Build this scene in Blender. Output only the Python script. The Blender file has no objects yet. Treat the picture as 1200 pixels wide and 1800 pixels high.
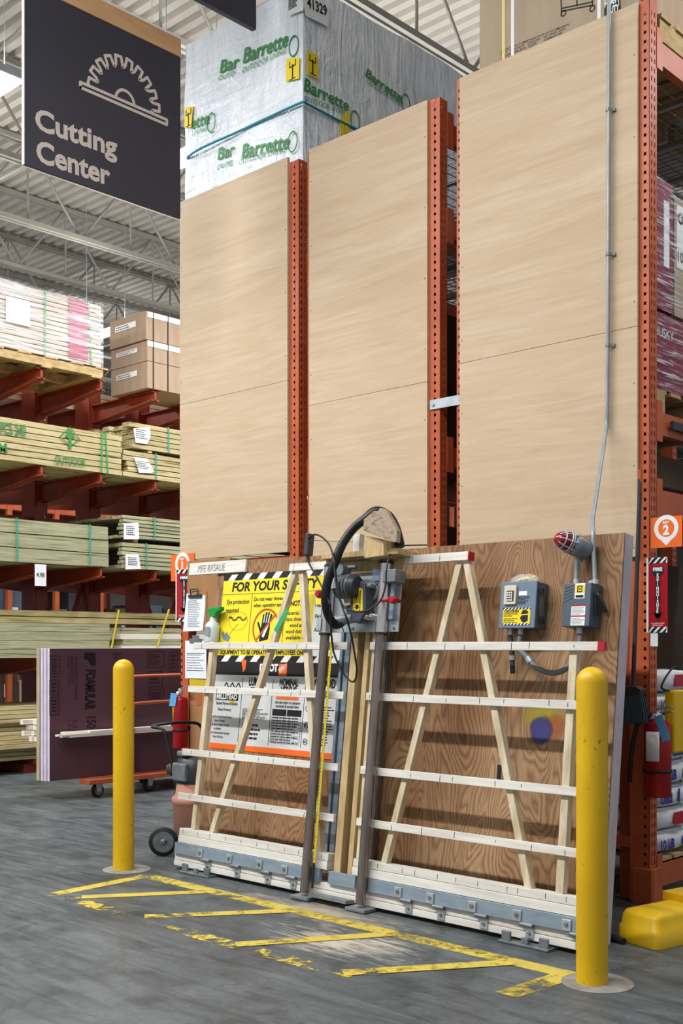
import bpy, bmesh, math, random
from mathutils import Vector, Matrix, noise
random.seed(7)
SC = bpy.context.scene
COL = SC.collection
CAM_H = 1.42
FPX = 1991.0
YAW = math.radians(43.2)
FW = Vector((-math.sin(YAW), math.cos(YAW), 0))
RT = Vector((math.cos(YAW), math.sin(YAW), 0))
EYE = Vector((0, 0, CAM_H))
HOR = 1133.0

# ---------------------------------------------------------------- survey helpers (photo measurements to world metres)
def ray(px, py):
    return FW + RT * ((px - 600) / FPX) + Vector((0, 0, (HOR - py) / FPX))
def on_y(px, py, y):
    d = ray(px, py); return EYE + d * (y / d.y)
def on_x(px, py, x):
    d = ray(px, py); return EYE + d * (x / d.x)
def on_floor(px, py, z=0.0):
    d = ray(px, py); return EYE + d * ((z - CAM_H) / d.z)

class Frame:
    def __init__(s, o, u, v, n):
        s.o, s.u, s.v, s.n = Vector(o), Vector(u), Vector(v), Vector(n)
    def pt(s, a, b, c=0.0):
        return s.o + s.u * a + s.v * b + s.n * c
    def hit(s, px, py, c=0.0):
        d = ray(px, py); o = s.o + s.n * c
        w = EYE + d * ((o - EYE).dot(s.n) / d.dot(s.n))
        return w
    def uv(s, px, py, c=0.0):
        w = s.hit(px, py, c) - s.o
        return (w.dot(s.u), w.dot(s.v))
def FY(y): return Frame((0, y, 0), (1, 0, 0), (0, 0, 1), (0, -1, 0))
def FX(x): return Frame((x, 0, 0), (0, 1, 0), (0, 0, 1), (1, 0, 0))
TILT = math.atan(0.115)
LV = (0, math.sin(TILT), math.cos(TILT)); LN = (0, -math.cos(TILT), math.sin(TILT))
SAW = Frame((0, 4.52, 0), (1, 0, 0), LV, LN)
BRD = Frame((0, 4.695, 0), (1, 0, 0), LV, LN)
FLR = Frame((0, 0, 0), (1, 0, 0), (0, 1, 0), (0, 0, 1))

# ---------------------------------------------------------------- object helpers
ORG = {}
def org(o): return ORG.get(o.name, Vector((0, 0, 0)))
def thing(name, label, cat, loc=(0, 0, 0), group=None):
    o = bpy.data.objects.new(name, None); COL.objects.link(o)
    o.empty_display_size = 0.1
    o.location = loc; ORG[o.name] = Vector(loc)
    tag(o, label, cat, group)
    return o
def tag(o, label=None, cat=None, group=None, kind=None):
    if label: o['label'] = label
    if cat: o['category'] = cat
    if group: o['group'] = group
    if kind: o['kind'] = kind
    return o
def dup(root, delta, label=None, group=None):
    r = root.copy(); COL.objects.link(r); r.location = root.location + Vector(delta)
    ORG[r.name] = Vector(r.location)
    if label: r['label'] = label
    if group: r['group'] = group
    for ch in list(root.children):
        c = ch.copy(); COL.objects.link(c); c.parent = r
        for g in list(ch.children):
            d = g.copy(); COL.objects.link(d); d.parent = c
    return r

class MB:
    def __init__(s): s.v = []; s.f = []; s.sm = []
    def add(s, vs, fs, smooth=False):
        b = len(s.v); s.v += [Vector(p) for p in vs]
        for f in fs: s.f.append([b + i for i in f]); s.sm.append(smooth)
        return s
    def hexa(s, p):   # 8 corners: bottom ring 0-3, top ring 4-7
        return s.add(p, [(0, 3, 2, 1), (4, 5, 6, 7), (0, 1, 5, 4), (1, 2, 6, 5), (2, 3, 7, 6), (3, 0, 4, 7)])
    def box(s, a, b):
        x0, x1 = sorted((a[0], b[0])); y0, y1 = sorted((a[1], b[1])); z0, z1 = sorted((a[2], b[2]))
        return s.hexa([(x0, y0, z0), (x1, y0, z0), (x1, y1, z0), (x0, y1, z0), (x0, y0, z1), (x1, y0, z1), (x1, y1, z1), (x0, y1, z1)])
    def fbox(s, F, u0, u1, v0, v1, n0, n1):
        u0, u1 = sorted((u0, u1)); v0, v1 = sorted((v0, v1)); n0, n1 = sorted((n0, n1))
        return s.hexa([F.pt(u0, v0, n1), F.pt(u1, v0, n1), F.pt(u1, v0, n0), F.pt(u0, v0, n0), F.pt(u0, v1, n1), F.pt(u1, v1, n1), F.pt(u1, v1, n0), F.pt(u0, v1, n0)])
    def fbar(s, F, p, q, w, n0, n1):
        p = Vector(p); q = Vector(q); d = (q - p).normalized(); t = Vector((-d.y, d.x)) * (w / 2)
        c = [p - t, q - t, q + t, p + t]
        return s.prism(F, c, n0, n1)
    def prism(s, F, poly, n0, n1):
        poly = [tuple(p) for p in poly]
        ar = sum(poly[i][0] * poly[(i + 1) % len(poly)][1] - poly[(i + 1) % len(poly)][0] * poly[i][1] for i in range(len(poly)))
        if ar < 0: poly = poly[::-1]
        n0, n1 = sorted((n0, n1)); k = len(poly)
        vs = [F.pt(a, b, n0) for a, b in poly] + [F.pt(a, b, n1) for a, b in poly]
        fs = [tuple(range(k - 1, -1, -1)), tuple(range(k, 2 * k))] + [(i, (i + 1) % k, k + (i + 1) % k, k + i) for i in range(k)]
        return s.add(vs, fs)
    def disc(s, F, c, r, n0, n1, k=24, ry=None):
        ry = ry or r
        return s.prism(F, [(c[0] + r * math.cos(2 * math.pi * i / k), c[1] + ry * math.sin(2 * math.pi * i / k)) for i in range(k)], n0, n1)
    def ring(s, F, c, r0, r1, n0, n1, k=28, ry=1.0):
        for i in range(k):
            a, b = 2 * math.pi * i / k, 2 * math.pi * (i + 1) / k
            q = [(c[0] + r * math.cos(t), c[1] + ry * r * math.sin(t)) for r, t in ((r0, a), (r1, a), (r1, b), (r0, b))]
            s.prism(F, q, n0, n1)
        return s
    def stroke(s, F, pts, w, n0, n1):
        for i in range(len(pts) - 1):
            if (Vector(pts[i + 1]) - Vector(pts[i])).length > 1e-6: s.fbar(F, pts[i], pts[i + 1], w, n0, n1 + .0002 * (i % 3))
        for p in pts: s.disc(F, p, w / 2, n0, n1 + .0007, 8)
        return s
    def tube(s, pts, r, k=12, caps=True, smooth=True):
        pts = [Vector(p) for p in pts]; n = len(pts)
        rs = r if isinstance(r, (list, tuple)) else [r] * n
        t0 = (pts[1] - pts[0]).normalized()
        ref = Vector((0, 0, 1)) if abs(t0.z) < 0.9 else Vector((1, 0, 0))
        u = t0.cross(ref).normalized(); vs = []
        for i, p in enumerate(pts):
            t = (pts[min(i + 1, n - 1)] - pts[max(i - 1, 0)])
            t = t.normalized() if t.length > 1e-9 else t0
            u = (u - t * u.dot(t)).normalized(); w = t.cross(u)
            vs += [p + (u * math.cos(2 * math.pi * j / k) + w * math.sin(2 * math.pi * j / k)) * rs[i] for j in range(k)]
        fs = [(i * k + j, i * k + (j + 1) % k, (i + 1) * k + (j + 1) % k, (i + 1) * k + j) for i in range(n - 1) for j in range(k)]
        s.add(vs, fs, smooth)
        if caps:
            s.add(vs[:k], [tuple(range(k - 1, -1, -1))]); s.add(vs[-k:], [tuple(range(k))])
        return s
    def lathe(s, c, axis, prof, k=24, smooth=True):   # prof: (distance along axis, radius)
        a = Vector(axis).normalized(); c = Vector(c)
        pts = [c + a * d for d, r in prof]
        ref = Vector((0, 0, 1)) if abs(a.z) < 0.9 else Vector((1, 0, 0))
        u = a.cross(ref).normalized(); w = a.cross(u); vs = []
        for p, (d, r) in zip(pts, prof):
            vs += [p + (u * math.cos(2 * math.pi * j / k) + w * math.sin(2 * math.pi * j / k)) * max(r, 1e-5) for j in range(k)]
        n = len(prof)
        fs = [(i * k + j, i * k + (j + 1) % k, (i + 1) * k + (j + 1) % k, (i + 1) * k + j) for i in range(n - 1) for j in range(k)]
        s.add(vs, fs, smooth)
        s.add(vs[:k], [tuple(range(k - 1, -1, -1))]); s.add(vs[-k:], [tuple(range(k))])
        return s
    def mesh(s, name, off=Vector((0, 0, 0))):
        m = bpy.data.meshes.new(name)
        m.from_pydata([tuple(v - off) for v in s.v], [], s.f)
        m.polygons.foreach_set('use_smooth', s.sm)
        bm = bmesh.new(); bm.from_mesh(m); bmesh.ops.recalc_face_normals(bm, faces=bm.faces); bm.to_mesh(m); bm.free()
        return m
    def build(s, name, mt, parent=None, bevel=0, loc=None, solid=0):
        off = org(parent) if parent else (Vector(loc) if loc is not None else Vector((0, 0, 0)))
        o = bpy.data.objects.new(name, s.mesh(name, off)); COL.objects.link(o)
        o.data.materials.append(M[mt] if isinstance(mt, str) else mt)
        if parent: o.parent = parent; ORG[o.name] = off
        else: o.location = off; ORG[o.name] = off
        if solid:
            md = o.modifiers.new('thick', 'SOLIDIFY'); md.thickness = solid; md.offset = -1
        if bevel:
            md = o.modifiers.new('bevel', 'BEVEL'); md.width = bevel; md.segments = 2; md.limit_method = 'ANGLE'; md.angle_limit = 0.6
        return o

def smooth_path(pts, sub=6):
    P = [Vector(p) for p in pts]; out = []
    for i in range(len(P) - 1):
        p0, p1, p2, p3 = P[max(i - 1, 0)], P[i], P[i + 1], P[min(i + 2, len(P) - 1)]
        for j in range(sub):
            t = j / sub
            out.append(0.5 * ((2 * p1) + (p2 - p0) * t + (2 * p0 - 5 * p1 + 4 * p2 - p3) * t * t + (3 * p1 - p0 - 3 * p2 + p3) * t ** 3))
    out.append(P[-1]); return out

_TX = {}
def text_geo(s, bold):
    key = (s, bold)
    if key not in _TX:
        c = bpy.data.curves.new('lettering', 'FONT'); c.body = s; c.size = 1; c.offset = bold; c.resolution_u = 3
        o = bpy.data.objects.new('lettering', c); COL.objects.link(o)
        dg = bpy.context.evaluated_depsgraph_get()
        m = bpy.data.meshes.new_from_object(o.evaluated_get(dg))
        _TX[key] = ([v.co.copy() for v in m.vertices], [tuple(p.vertices) for p in m.polygons])
        bpy.data.objects.remove(o); bpy.data.curves.remove(c); bpy.data.meshes.remove(m)
    return _TX[key]
CAPH = None
def put_text(mb, F, s, p0, width=None, cap=0.03, off=0.001, bold=0.02, align='l', dirv=(1, 0), shear=0.0, disp=None):
    """letters laid in frame F from baseline point p0=(u,v)"""
    global CAPH
    if CAPH is None:
        hv, _ = text_geo('H', 0.0); CAPH = max(v.y for v in hv)
    vs, fs = text_geo(s, bold)
    if not vs: return mb
    x0 = min(v.x for v in vs); x1 = max(v.x for v in vs)
    sy = cap / CAPH; sx = (width / (x1 - x0)) if width else sy
    sh = {'l': 0, 'c': -(x1 - x0) * sx / 2, 'r': -(x1 - x0) * sx}[align]
    d = Vector(dirv).normalized(); q = Vector((-d.y, d.x))
    out = []
    for v in vs:
        a = (v.x - x0) * sx + sh + v.y * sy * shear; b = v.y * sy
        uv = Vector(p0) + d * a + q * b
        w = F.pt(uv.x, uv.y, off)
        out.append(disp(w) if disp else w)
    mb.add(out, fs)
    return mb
def text_px(mb, F, s, a, b, capa, **kw):
    """baseline from photo point a to b on frame F; cap height from point capa above a"""
    off = kw.get('off', 0.001)
    p = Vector(F.uv(*a, off)); q = Vector(F.uv(*b, off)); c = Vector(F.uv(*capa, off))
    d = (q - p)
    return put_text(mb, F, s, p, width=d.length, cap=(c - p).length, dirv=d, **kw)
def hazard(mbk, mbw, F, u0, u1, v0, v1, n0, n1, n=10, lean=1.0):
    mbw.fbox(F, u0, u1, v0, v1, n0, n1 - 0.0006)
    w = (u1 - u0) / n; h = (v1 - v0) * lean
    for i in range(n + 1):
        a = u0 + w * i - h
        q = [(a, v0), (a + w * 0.55, v0), (a + w * 0.55 + h, v1), (a + h, v1)]
        q = [(min(max(x, u0), u1), y) for x, y in q]
        if max(x for x, y in q) - min(x for x, y in q) > 0.002: mbk.prism(F, q, n0, n1)
def lines(mb, F, u0, u1, v0, v1, n, off=0.0012, fill=0.5, seed=0):
    r = random.Random(seed); h = (v0 - v1) / n
    for i in range(n):
        v = v0 - h * (i + 0.5); a = u0; end = u1 - (u1 - u0) * r.uniform(0, 0.35)
        while a < end:
            l = min((u1 - u0) * r.uniform(0.08, 0.22), end - a)
            if l > 0.002: mb.fbox(F, a, a + l, v - h * fill / 2, v + h * fill / 2, off - 0.0006, off)
            a += l + (u1 - u0) * 0.025

# ---------------------------------------------------------------- materials
M = {}
def nt(m):
    m.use_nodes = True; t = m.node_tree; t.nodes.clear()
    o = t.nodes.new('ShaderNodeOutputMaterial'); b = t.nodes.new('ShaderNodeBsdfPrincipled')
    t.links.new(b.outputs[0], o.inputs[0]); return t, b, o
def lin(c):
    if isinstance(c, str):
        c = [int(c[i:i + 2], 16) / 255 for i in (0, 2, 4)]
        c = [x / 12.92 if x <= 0.04045 else ((x + 0.055) / 1.055) ** 2.4 for x in c]
    return (c[0], c[1], c[2], 1)
def coords(t, scale, kind='Object', rot=(0, 0, 0)):
    tc = t.nodes.new('ShaderNodeTexCoord'); mp = t.nodes.new('ShaderNodeMapping')
    mp.inputs['Scale'].default_value = scale; mp.inputs['Rotation'].default_value = rot
    t.links.new(tc.outputs[kind], mp.inputs[0]); return mp.outputs[0]
def noise_n(t, vec, scale, detail=4, rough=0.55, dist=0.0):
    n = t.nodes.new('ShaderNodeTexNoise'); n.inputs['Scale'].default_value = scale; n.inputs['Detail'].default_value = detail
    n.inputs['Roughness'].default_value = rough; n.inputs['Distortion'].default_value = dist
    t.links.new(vec, n.inputs['Vector']); return n.outputs['Fac']
def ramp(t, fac, stops, interp='LINEAR'):
    r = t.nodes.new('ShaderNodeValToRGB'); r.color_ramp.interpolation = interp
    e = r.color_ramp.elements
    while len(e) > 2: e.remove(e[-1])
    for i, (p, c) in enumerate(stops):
        if i < 2: x = e[i]; x.position = p
        else: x = e.new(p)
        x.color = lin(c)
    t.links.new(fac, r.inputs[0]); return r.outputs[0]
def mixc(t, fac, a, b, mode='MIX'):
    m = t.nodes.new('ShaderNodeMix'); m.data_type = 'RGBA'; m.blend_type = mode
    for inp, v in ((m.inputs[0], fac), (m.inputs[6], a), (m.inputs[7], b)):
        if isinstance(v, (int, float)): inp.default_value = v
        elif isinstance(v, tuple): inp.default_value = v
        else: t.links.new(v, inp)
    return m.outputs[2]
def math_n(t, op, a, b=None):
    m = t.nodes.new('ShaderNodeMath'); m.operation = op
    for i, v in enumerate((a, b)):
        if v is None: continue
        if isinstance(v, (int, float)): m.inputs[i].default_value = v
        else: t.links.new(v, m.inputs[i])
    return m.outputs[0]
def bump_n(t, h, strength, dist=0.01):
    b = t.nodes.new('ShaderNodeBump'); b.inputs['Strength'].default_value = strength; b.inputs['Distance'].default_value = dist
    t.links.new(h, b.inputs['Height']); return b.outputs[0]
def mat(name, c1, c2=None, rough=0.6, metal=0.0, scale=8, stretch=(1, 1, 1), bump=0.0, spec=0.4, c3=None, lo=0.35, hi=0.65, detail=4, bdist=0.004, rot=(0, 0, 0), rand=0.0):
    m = bpy.data.materials.new(name); t, b, o = nt(m)
    b.inputs['Roughness'].default_value = rough; b.inputs['Metallic'].default_value = metal
    b.inputs['Specular IOR Level'].default_value = spec
    if c2 is None:
        b.inputs['Base Color'].default_value = lin(c1)
        if not bump: M[name] = m; return m
    v = coords(t, stretch, rot=rot)
    if rand:
        oi = t.nodes.new('ShaderNodeObjectInfo'); va = t.nodes.new('ShaderNodeVectorMath'); va.operation = 'ADD'
        t.links.new(v, va.inputs[0]); t.links.new(math_n(t, 'MULTIPLY', oi.outputs['Random'], 57.0), va.inputs[1]); v = va.outputs[0]
    f = noise_n(t, v, scale, detail)
    if c2 is not None:
        st = [(lo, c1), (hi, c2)] if c3 is None else [(lo, c1), ((lo + hi) / 2, c2), (hi, c3)]
        col = ramp(t, f, st)
        if rand: col = mixc(t, 1.0, col, ramp(t, oi.outputs['Random'], [(0, (1 - rand,) * 3), (1, (1,) * 3)]), 'MULTIPLY')
        t.links.new(col, b.inputs['Base Color'])
    if bump: t.links.new(bump_n(t, f, bump, bdist), b.inputs['Normal'])
    M[name] = m; return m

mat('orange', 'B05430', 'BE6038', rough=0.42, scale=5)
mat('orange_dark', '7E3720', '8E4026', rough=0.5, scale=4)
mat('rack_red', '8A3320', 'A2452C', rough=0.4, scale=4)
mat('sign_orange', 'EE6A1E', rough=0.5)
mat('white_plain', 'E9ECEC', rough=0.5)
mat('paper', 'E4E9EE', 'EEF1F4', rough=0.7, scale=6)
mat('black_ink', '141416', rough=0.6)
mat('grey_ink', '6E7278', rough=0.7)
mat('red_paint', 'B01522', 'A01020', rough=0.35, scale=3)
mat('dark_red', '8E1018', 'A3141F', rough=0.3, scale=3)
mat('yellow_poster', 'F2DD2C', 'EBD426', rough=0.5, scale=2)
mat('yellow_label', 'F0D41C', rough=0.5)
mat('bollard_yellow', 'E2B400', 'D2A404', rough=0.42, scale=7, stretch=(1, 1, .5), bump=0.05)
mat('bin_yellow', 'E6BC12', 'DAB010', rough=0.45, scale=5, bump=0.1)
mat('cream_wood', 'CECAC0', 'E3E1DA', rough=0.65, scale=5, stretch=(.6, 6, 8), bump=0.08, detail=6, rand=.1)
mat('aged_wood', 'A98F62', 'C3AB7E', rough=0.7, scale=6, stretch=(6, 6, .6), bump=0.1, detail=6)
mat('strut_wood', 'B9A787', 'D8CCB0', rough=0.7, scale=7, stretch=(3, 3, .8), bump=0.08, detail=6)
mat('blue_grey_steel', '8294A4', '95A5B2', rough=0.42, metal=0.35, scale=6, stretch=(1, 4, 4))
mat('galv', 'A9B2B8', 'BFC6CA', rough=0.4, metal=0.6, scale=14)
mat('guard_grey', '3C434A', '474E55', rough=.45, scale=6)
mat('chrome_tube', '7C726C', '948A84', rough=0.3, metal=0.8, scale=4, stretch=(8, 8, .5))
mat('bright_chrome', 'CFCBCB', 'E0DCDC', rough=0.25, metal=.9, scale=4)
mat('grey_paint', '66798A', '708394', rough=0.4, scale=5)
mat('grey_dark_paint', '4A5866', '54626F', rough=0.45, scale=5)
mat('conduit_grey', '8C9499', '9AA2A6', rough=0.45, metal=0.3, scale=9)
mat('flex_grey', '74777A', '6A6D70', rough=0.5, scale=9)
mat('rubber', '17181A', '222326', rough=0.55, scale=9)
mat('hose_black', '121317', '1D1F25', rough=0.38, scale=9)
mat('plastic_dark', '2A2D31', '383B40', rough=0.45, scale=6)
mat('steel_plate', 'A9B3B8', 'BAC3C6', rough=0.38, metal=0.55, scale=10)
mat('cast_grey', '6D7478', '868C90', rough=0.45, metal=0.4, scale=14)
mat('osb', '8B7A66', 'A59380', c3='6F5F50', rough=0.8, scale=26, stretch=(1, 1, 1.6), bump=0.3, lo=.3, hi=.7)
mat('cardboard', 'A48C74', 'AE967E', rough=0.8, scale=3, stretch=(4, 4, .6))
mat('cardboard_pale', 'A8977F', 'B0A089', rough=0.8, scale=2, stretch=(4, 4, .6))
mat('pallet_wood', 'A48A5E', 'C0A878', rough=0.8, scale=5, stretch=(2, 2, 4), bump=0.1)
mat('treated', '806F42', 'D2C494', c3='B9A878', rough=0.75, scale=2.6, stretch=(5, .45, 24), bump=0.15, detail=8, lo=.36, hi=.6, rand=.2)
mat('treated_green', '6E6E50', 'BFBD98', c3='A5A480', rough=0.75, scale=2.6, stretch=(5, .45, 24), bump=0.15, detail=8, lo=.36, hi=.6, rand=.2)
mat('end_grain', '8A7C5A', 'A3946E', rough=0.85, scale=20)
mat('primed', 'BFAE9C', 'D6C9B8', rough=0.45, scale=3, stretch=(1, .4, 9), rand=.12)
mat('pale_trim', 'E3DACB', 'EFE8DC', rough=0.6, scale=6, stretch=(2, .5, 8))
mat('strap_green', '2F9A55', rough=0.35)
mat('strap_teal', '3E9C8C', rough=0.35)
mat('strap_teal_blue', '1E93A5', rough=0.35)
mat('strap_black', '1A1A1C', rough=0.4)
mat('strap_white', 'E6E8EA', rough=0.35)
mat('strap_yellow', 'E0CE7E', rough=0.4)
mat('pink_print', '9A4459', 'B25A70', rough=0.5, scale=3, stretch=(1, .6, 14), lo=.4, hi=.6)
mat('foam_face', '533540', '5B3B47', rough=0.55, scale=2)
mat('foam_edge', 'CFC2D8', 'DCD2E2', rough=0.6, scale=8)
mat('foam_ink', '150C11', rough=0.6)
mat('foil_edge', 'A89C80', 'BDB296', rough=0.6, scale=20, stretch=(1, 1, .2))
mat('sign_navy', '35343F', '3A3944', rough=0.42, scale=1.5)
mat('sign_letters', 'CFC4BC', rough=0.5)
mat('sign_wood', 'C79A6E', 'D3A87C', rough=0.55, scale=3, stretch=(1, 1, 6))
mat('print_green', '2E8A45', rough=0.4)
mat('stencil_green', '2F7A3A', '3C8446', rough=0.7, scale=40)
mat('vac_pink', 'B98372', 'C49080', rough=0.45, scale=4)
mat('blue_tag', '5BA3DE', rough=0.5)
mat('green_plastic', '178A3E', rough=0.35)
mat('bottle_grey', 'C6CFD6', rough=0.35)
mat('broom_fibre', '2E4450', '3D5866', rough=0.7, scale=30, stretch=(6, 6, .3), bump=0.4)
mat('purple_paint', '3F3F86', '4A4A92', rough=0.55, scale=12)
mat('white_edge', 'B7AFB9', 'C8C0C8', rough=0.7, scale=8, stretch=(1, 1, .5))
mat('burgundy', '8A2742', '7A1E38', rough=0.5, scale=4)
mat('bag_white', 'D9DDE3', 'E8EBEF', rough=0.35, scale=7, bump=0.4, bdist=.01)
mat('bag_blue', '27348F', rough=0.4)
mat('bag_red', 'B81C2E', rough=0.4)
mat('deck_grey', 'ACA79E', 'B8B3A9', rough=0.6, scale=1.2)
mat('truss_grey', '8F8C85', '9A978F', rough=0.6, scale=2)
mat('wall_paint', '8C8880', '98948C', rough=0.8, scale=1)
mat('tape_green', '2FA05C', rough=0.5)
mat('brown_board', '9A7147', 'A67C52', rough=0.75, scale=3, stretch=(2, 2, .7))
mat('concrete_patch', '7C7A74', '8C8A83', rough=0.8, scale=20)
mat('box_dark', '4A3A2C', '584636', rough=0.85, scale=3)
mat('keypad_beige', 'D2C8AC', rough=0.5)
mat('cable', '1B1B1E', rough=0.45)
mat('lamp_red', '8E1420', rough=0.2, spec=0.6)
mat('knob_red', 'A51824', rough=0.35)
mat('tape_yellow', 'C9B21E', rough=0.45)

def plywood_face():
    m = bpy.data.materials.new('panel_ply'); t, b, o = nt(m); b.inputs['Roughness'].default_value = 0.6; b.inputs['Specular IOR Level'].default_value = 0.25
    v = coords(t, (1, 1, 14)); f = noise_n(t, v, 1.3, 6, 0.62, 1.2)
    v2 = coords(t, (1, 1, 5)); g = noise_n(t, v2, 0.8, 3)
    c = ramp(t, f, [(0.28, 'C2AB8E'), (0.5, 'CBB599'), (0.7, 'D3BFA5')])
    d = ramp(t, g, [(0.35, 'F7F3EE'), (0.7, 'FFFFFF')])
    t.links.new(mixc(t, 1.0, c, d, 'MULTIPLY'), b.inputs['Base Color'])
    t.links.new(bump_n(t, f, 0.05, 0.002), b.inputs['Normal']); M['panel_ply'] = m
plywood_face()
def fir_ply():
    m = bpy.data.materials.new('fir_ply'); t, b, o = nt(m); b.inputs['Roughness'].default_value = 0.6; b.inputs['Specular IOR Level'].default_value = 0.3
    v = coords(t, (2.6, 1, .75)); f = noise_n(t, v, 1.5, 2.0, 0.42, 0.5)
    w = math_n(t, 'FRACT', math_n(t, 'MULTIPLY', f, 29.0))
    tri = math_n(t, 'ABSOLUTE', math_n(t, 'SUBTRACT', w, 0.5))
    c = ramp(t, tri, [(0.0, '896D52'), (0.2, 'A2896D'), (0.45, 'B29B80')])
    v2 = coords(t, (1.2, 1, .5)); g = noise_n(t, v2, 1.6, 3)
    d = ramp(t, g, [(0.3, 'C9A98E'), (0.7, 'FFF4E6')])
    v3 = coords(t, (60, 60, 1.5)); h = noise_n(t, v3, 2.0, 3)
    e = ramp(t, h, [(0.3, 'E8E0D8'), (0.6, 'FFFFFF')])
    c = mixc(t, 1.0, mixc(t, 1.0, c, d, 'MULTIPLY'), e, 'MULTIPLY')
    t.links.new(c, b.inputs['Base Color']); M['fir_ply'] = m
fir_ply()
mat('poster_paper', 'C4C8CB', 'D3D6D8', rough=.5, scale=2)
def spray(name, c):
    m = bpy.data.materials.new(name); t, b, o = nt(m); b.inputs['Base Color'].default_value = lin(c); b.inputs['Roughness'].default_value = .6
    tc = t.nodes.new('ShaderNodeTexCoord'); mp = t.nodes.new('ShaderNodeMapping'); mp.inputs['Location'].default_value = (-1, 0, -1); mp.inputs['Scale'].default_value = (2, 0, 2)
    t.links.new(tc.outputs['Generated'], mp.inputs[0]); gr = t.nodes.new('ShaderNodeTexGradient'); gr.gradient_type = 'SPHERICAL'; t.links.new(mp.outputs[0], gr.inputs[0])
    n = noise_n(t, coords(t, (1, 1, 1)), 6, 3)
    k = math_n(t, 'ADD', gr.outputs[1], math_n(t, 'MULTIPLY', math_n(t, 'SUBTRACT', n, .5), .5))
    t.links.new(ramp(t, k, [(.08, '000000'), (.42 if 'purple' in name else .6, 'E8E8E8' if 'purple' in name else 'A8A8A8')]), b.inputs['Alpha']); M[name] = m
spray('spray_yellow', 'C2B432'); spray('spray_orange', 'B8663A'); spray('spray_purple', '43407E')
def floor_mat():
    m = bpy.data.materials.new('floor_concrete'); t, b, o = nt(m); b.inputs['Specular IOR Level'].default_value = 0.35
    v = coords(t, (1, 1, 1), rot=(0, 0, .75)); v2 = coords(t, (.5, 4, 1), rot=(0, 0, .45)); vr = coords(t, (1, 1, 1), rot=(0, 0, .2))
    f = noise_n(t, v, 0.9, 8, 0.68, .8); g = noise_n(t, v2, 2.6, 8, 0.7, 1.6); bl = noise_n(t, vr, 3.4, 6, .62, 1.0); fine = noise_n(t, v, 34, 4, .6)
    c = ramp(t, f, [(0.3, '5A5F62'), (0.5, '6A7073'), (0.7, '7A8084')])
    c = mixc(t, 1.0, c, ramp(t, g, [(0.32, 'AEB0B2'), (0.55, 'E6E8E8'), (0.72, 'FFFFFF')]), 'MULTIPLY')
    c = mixc(t, 1.0, c, ramp(t, bl, [(0.32, 'B8BABC'), (0.5, 'F2F2F2'), (0.7, 'FFFFFF')]), 'MULTIPLY')
    c = mixc(t, 1.0, c, ramp(t, fine, [(0.3, 'D8D8D8'), (0.7, 'FFFFFF')]), 'MULTIPLY')
    tc = t.nodes.new('ShaderNodeTexCoord')
    def patch(x, y, sx, sy, lo, hi, col):
        mp = t.nodes.new('ShaderNodeMapping'); mp.inputs['Location'].default_value = (-x / sx, -y / sy, 0); mp.inputs['Scale'].default_value = (1 / sx, 1 / sy, 1)
        t.links.new(tc.outputs['Object'], mp.inputs[0])
        gr = t.nodes.new('ShaderNodeTexGradient'); gr.gradient_type = 'SPHERICAL'; t.links.new(mp.outputs[0], gr.inputs[0])
        k = math_n(t, 'ADD', math_n(t, 'MULTIPLY', gr.outputs[1], 0.34), math_n(t, 'MULTIPLY', noise_n(t, v2, 9, 9, 0.74, .8), 0.55))
        k = math_n(t, 'ADD', k, math_n(t, 'MULTIPLY', noise_n(t, v, 3.0, 3), 0.25))
        return ramp(t, k, [(lo, '000000'), (hi, 'FFFFFF')])
    c = mixc(t, patch(-4.2, 4.32, 1.3, .34, .58, .72, None), c, lin('A99F8E'))
    c = mixc(t, patch(-3.7, 3.95, .95, .55, .60, .72, None), c, lin('B9B1A2'))
    q = noise_n(t, coords(t, (.7, 9, 1), rot=(0, 0, 1.1)), 5, 5, 0.7, 2.0)
    c = mixc(t, ramp(t, q, [(0.68, '000000'), (0.74, 'B0B0B0')]), c, lin('9DA0A2'))
    q = noise_n(t, coords(t, (12, .5, 1), rot=(0, 0, .5)), 3, 4, 0.7, 3.0)
    c = mixc(t, ramp(t, q, [(0.69, '000000'), (0.73, '909090')]), c, lin('A9ACAE'))
    t.links.new(c, b.inputs['Base Color'])
    t.links.new(ramp(t, g, [(0.3, (.36, .36, .36)), (0.7, (.55, .55, .55))]), b.inputs['Roughness'])
    t.links.new(bump_n(t, g, 0.06, 0.003), b.inputs['Normal']); M['floor'] = m
floor_mat()
def worn_paint(name, lo, hi):
    m = bpy.data.materials.new(name); t, b, o = nt(m); b.inputs['Roughness'].default_value = 0.55
    v = coords(t, (1, 1, 1)); f = noise_n(t, v, 13, 7, 0.7, .4); g = noise_n(t, v, 2.2, 2)
    c = ramp(t, f, [(0.3, 'A69136'), (0.55, 'C6B248')]); t.links.new(c, b.inputs['Base Color'])
    k = math_n(t, 'ADD', math_n(t, 'MULTIPLY', f, .55), math_n(t, 'MULTIPLY', g, .45))
    al = ramp(t, k, [(lo, '000000'), (hi, 'FFFFFF')]); t.links.new(al, b.inputs['Alpha']); M[name] = m
worn_paint('line_paint', 0.40, 0.50)
worn_paint('line_paint_worn', 0.53, 0.58)
def wrap_film(name, stretch, rot, amt=0.5, lo=0.5, hi=0.68):
    m = bpy.data.materials.new(name); t, b, o = nt(m)
    b.inputs['Base Color'].default_value = (.86, .88, .92, 1); b.inputs['Roughness'].default_value = 0.22
    v = coords(t, stretch, rot=rot); f = noise_n(t, v, 3.5, 6, 0.65, .5)
    r = ramp(t, f, [(lo, (.04, .04, .04)), (hi, (amt, amt, amt))]); t.links.new(r, b.inputs['Alpha'])
    t.links.new(bump_n(t, f, 0.6, 0.01), b.inputs['Normal']); M[name] = m
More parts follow.
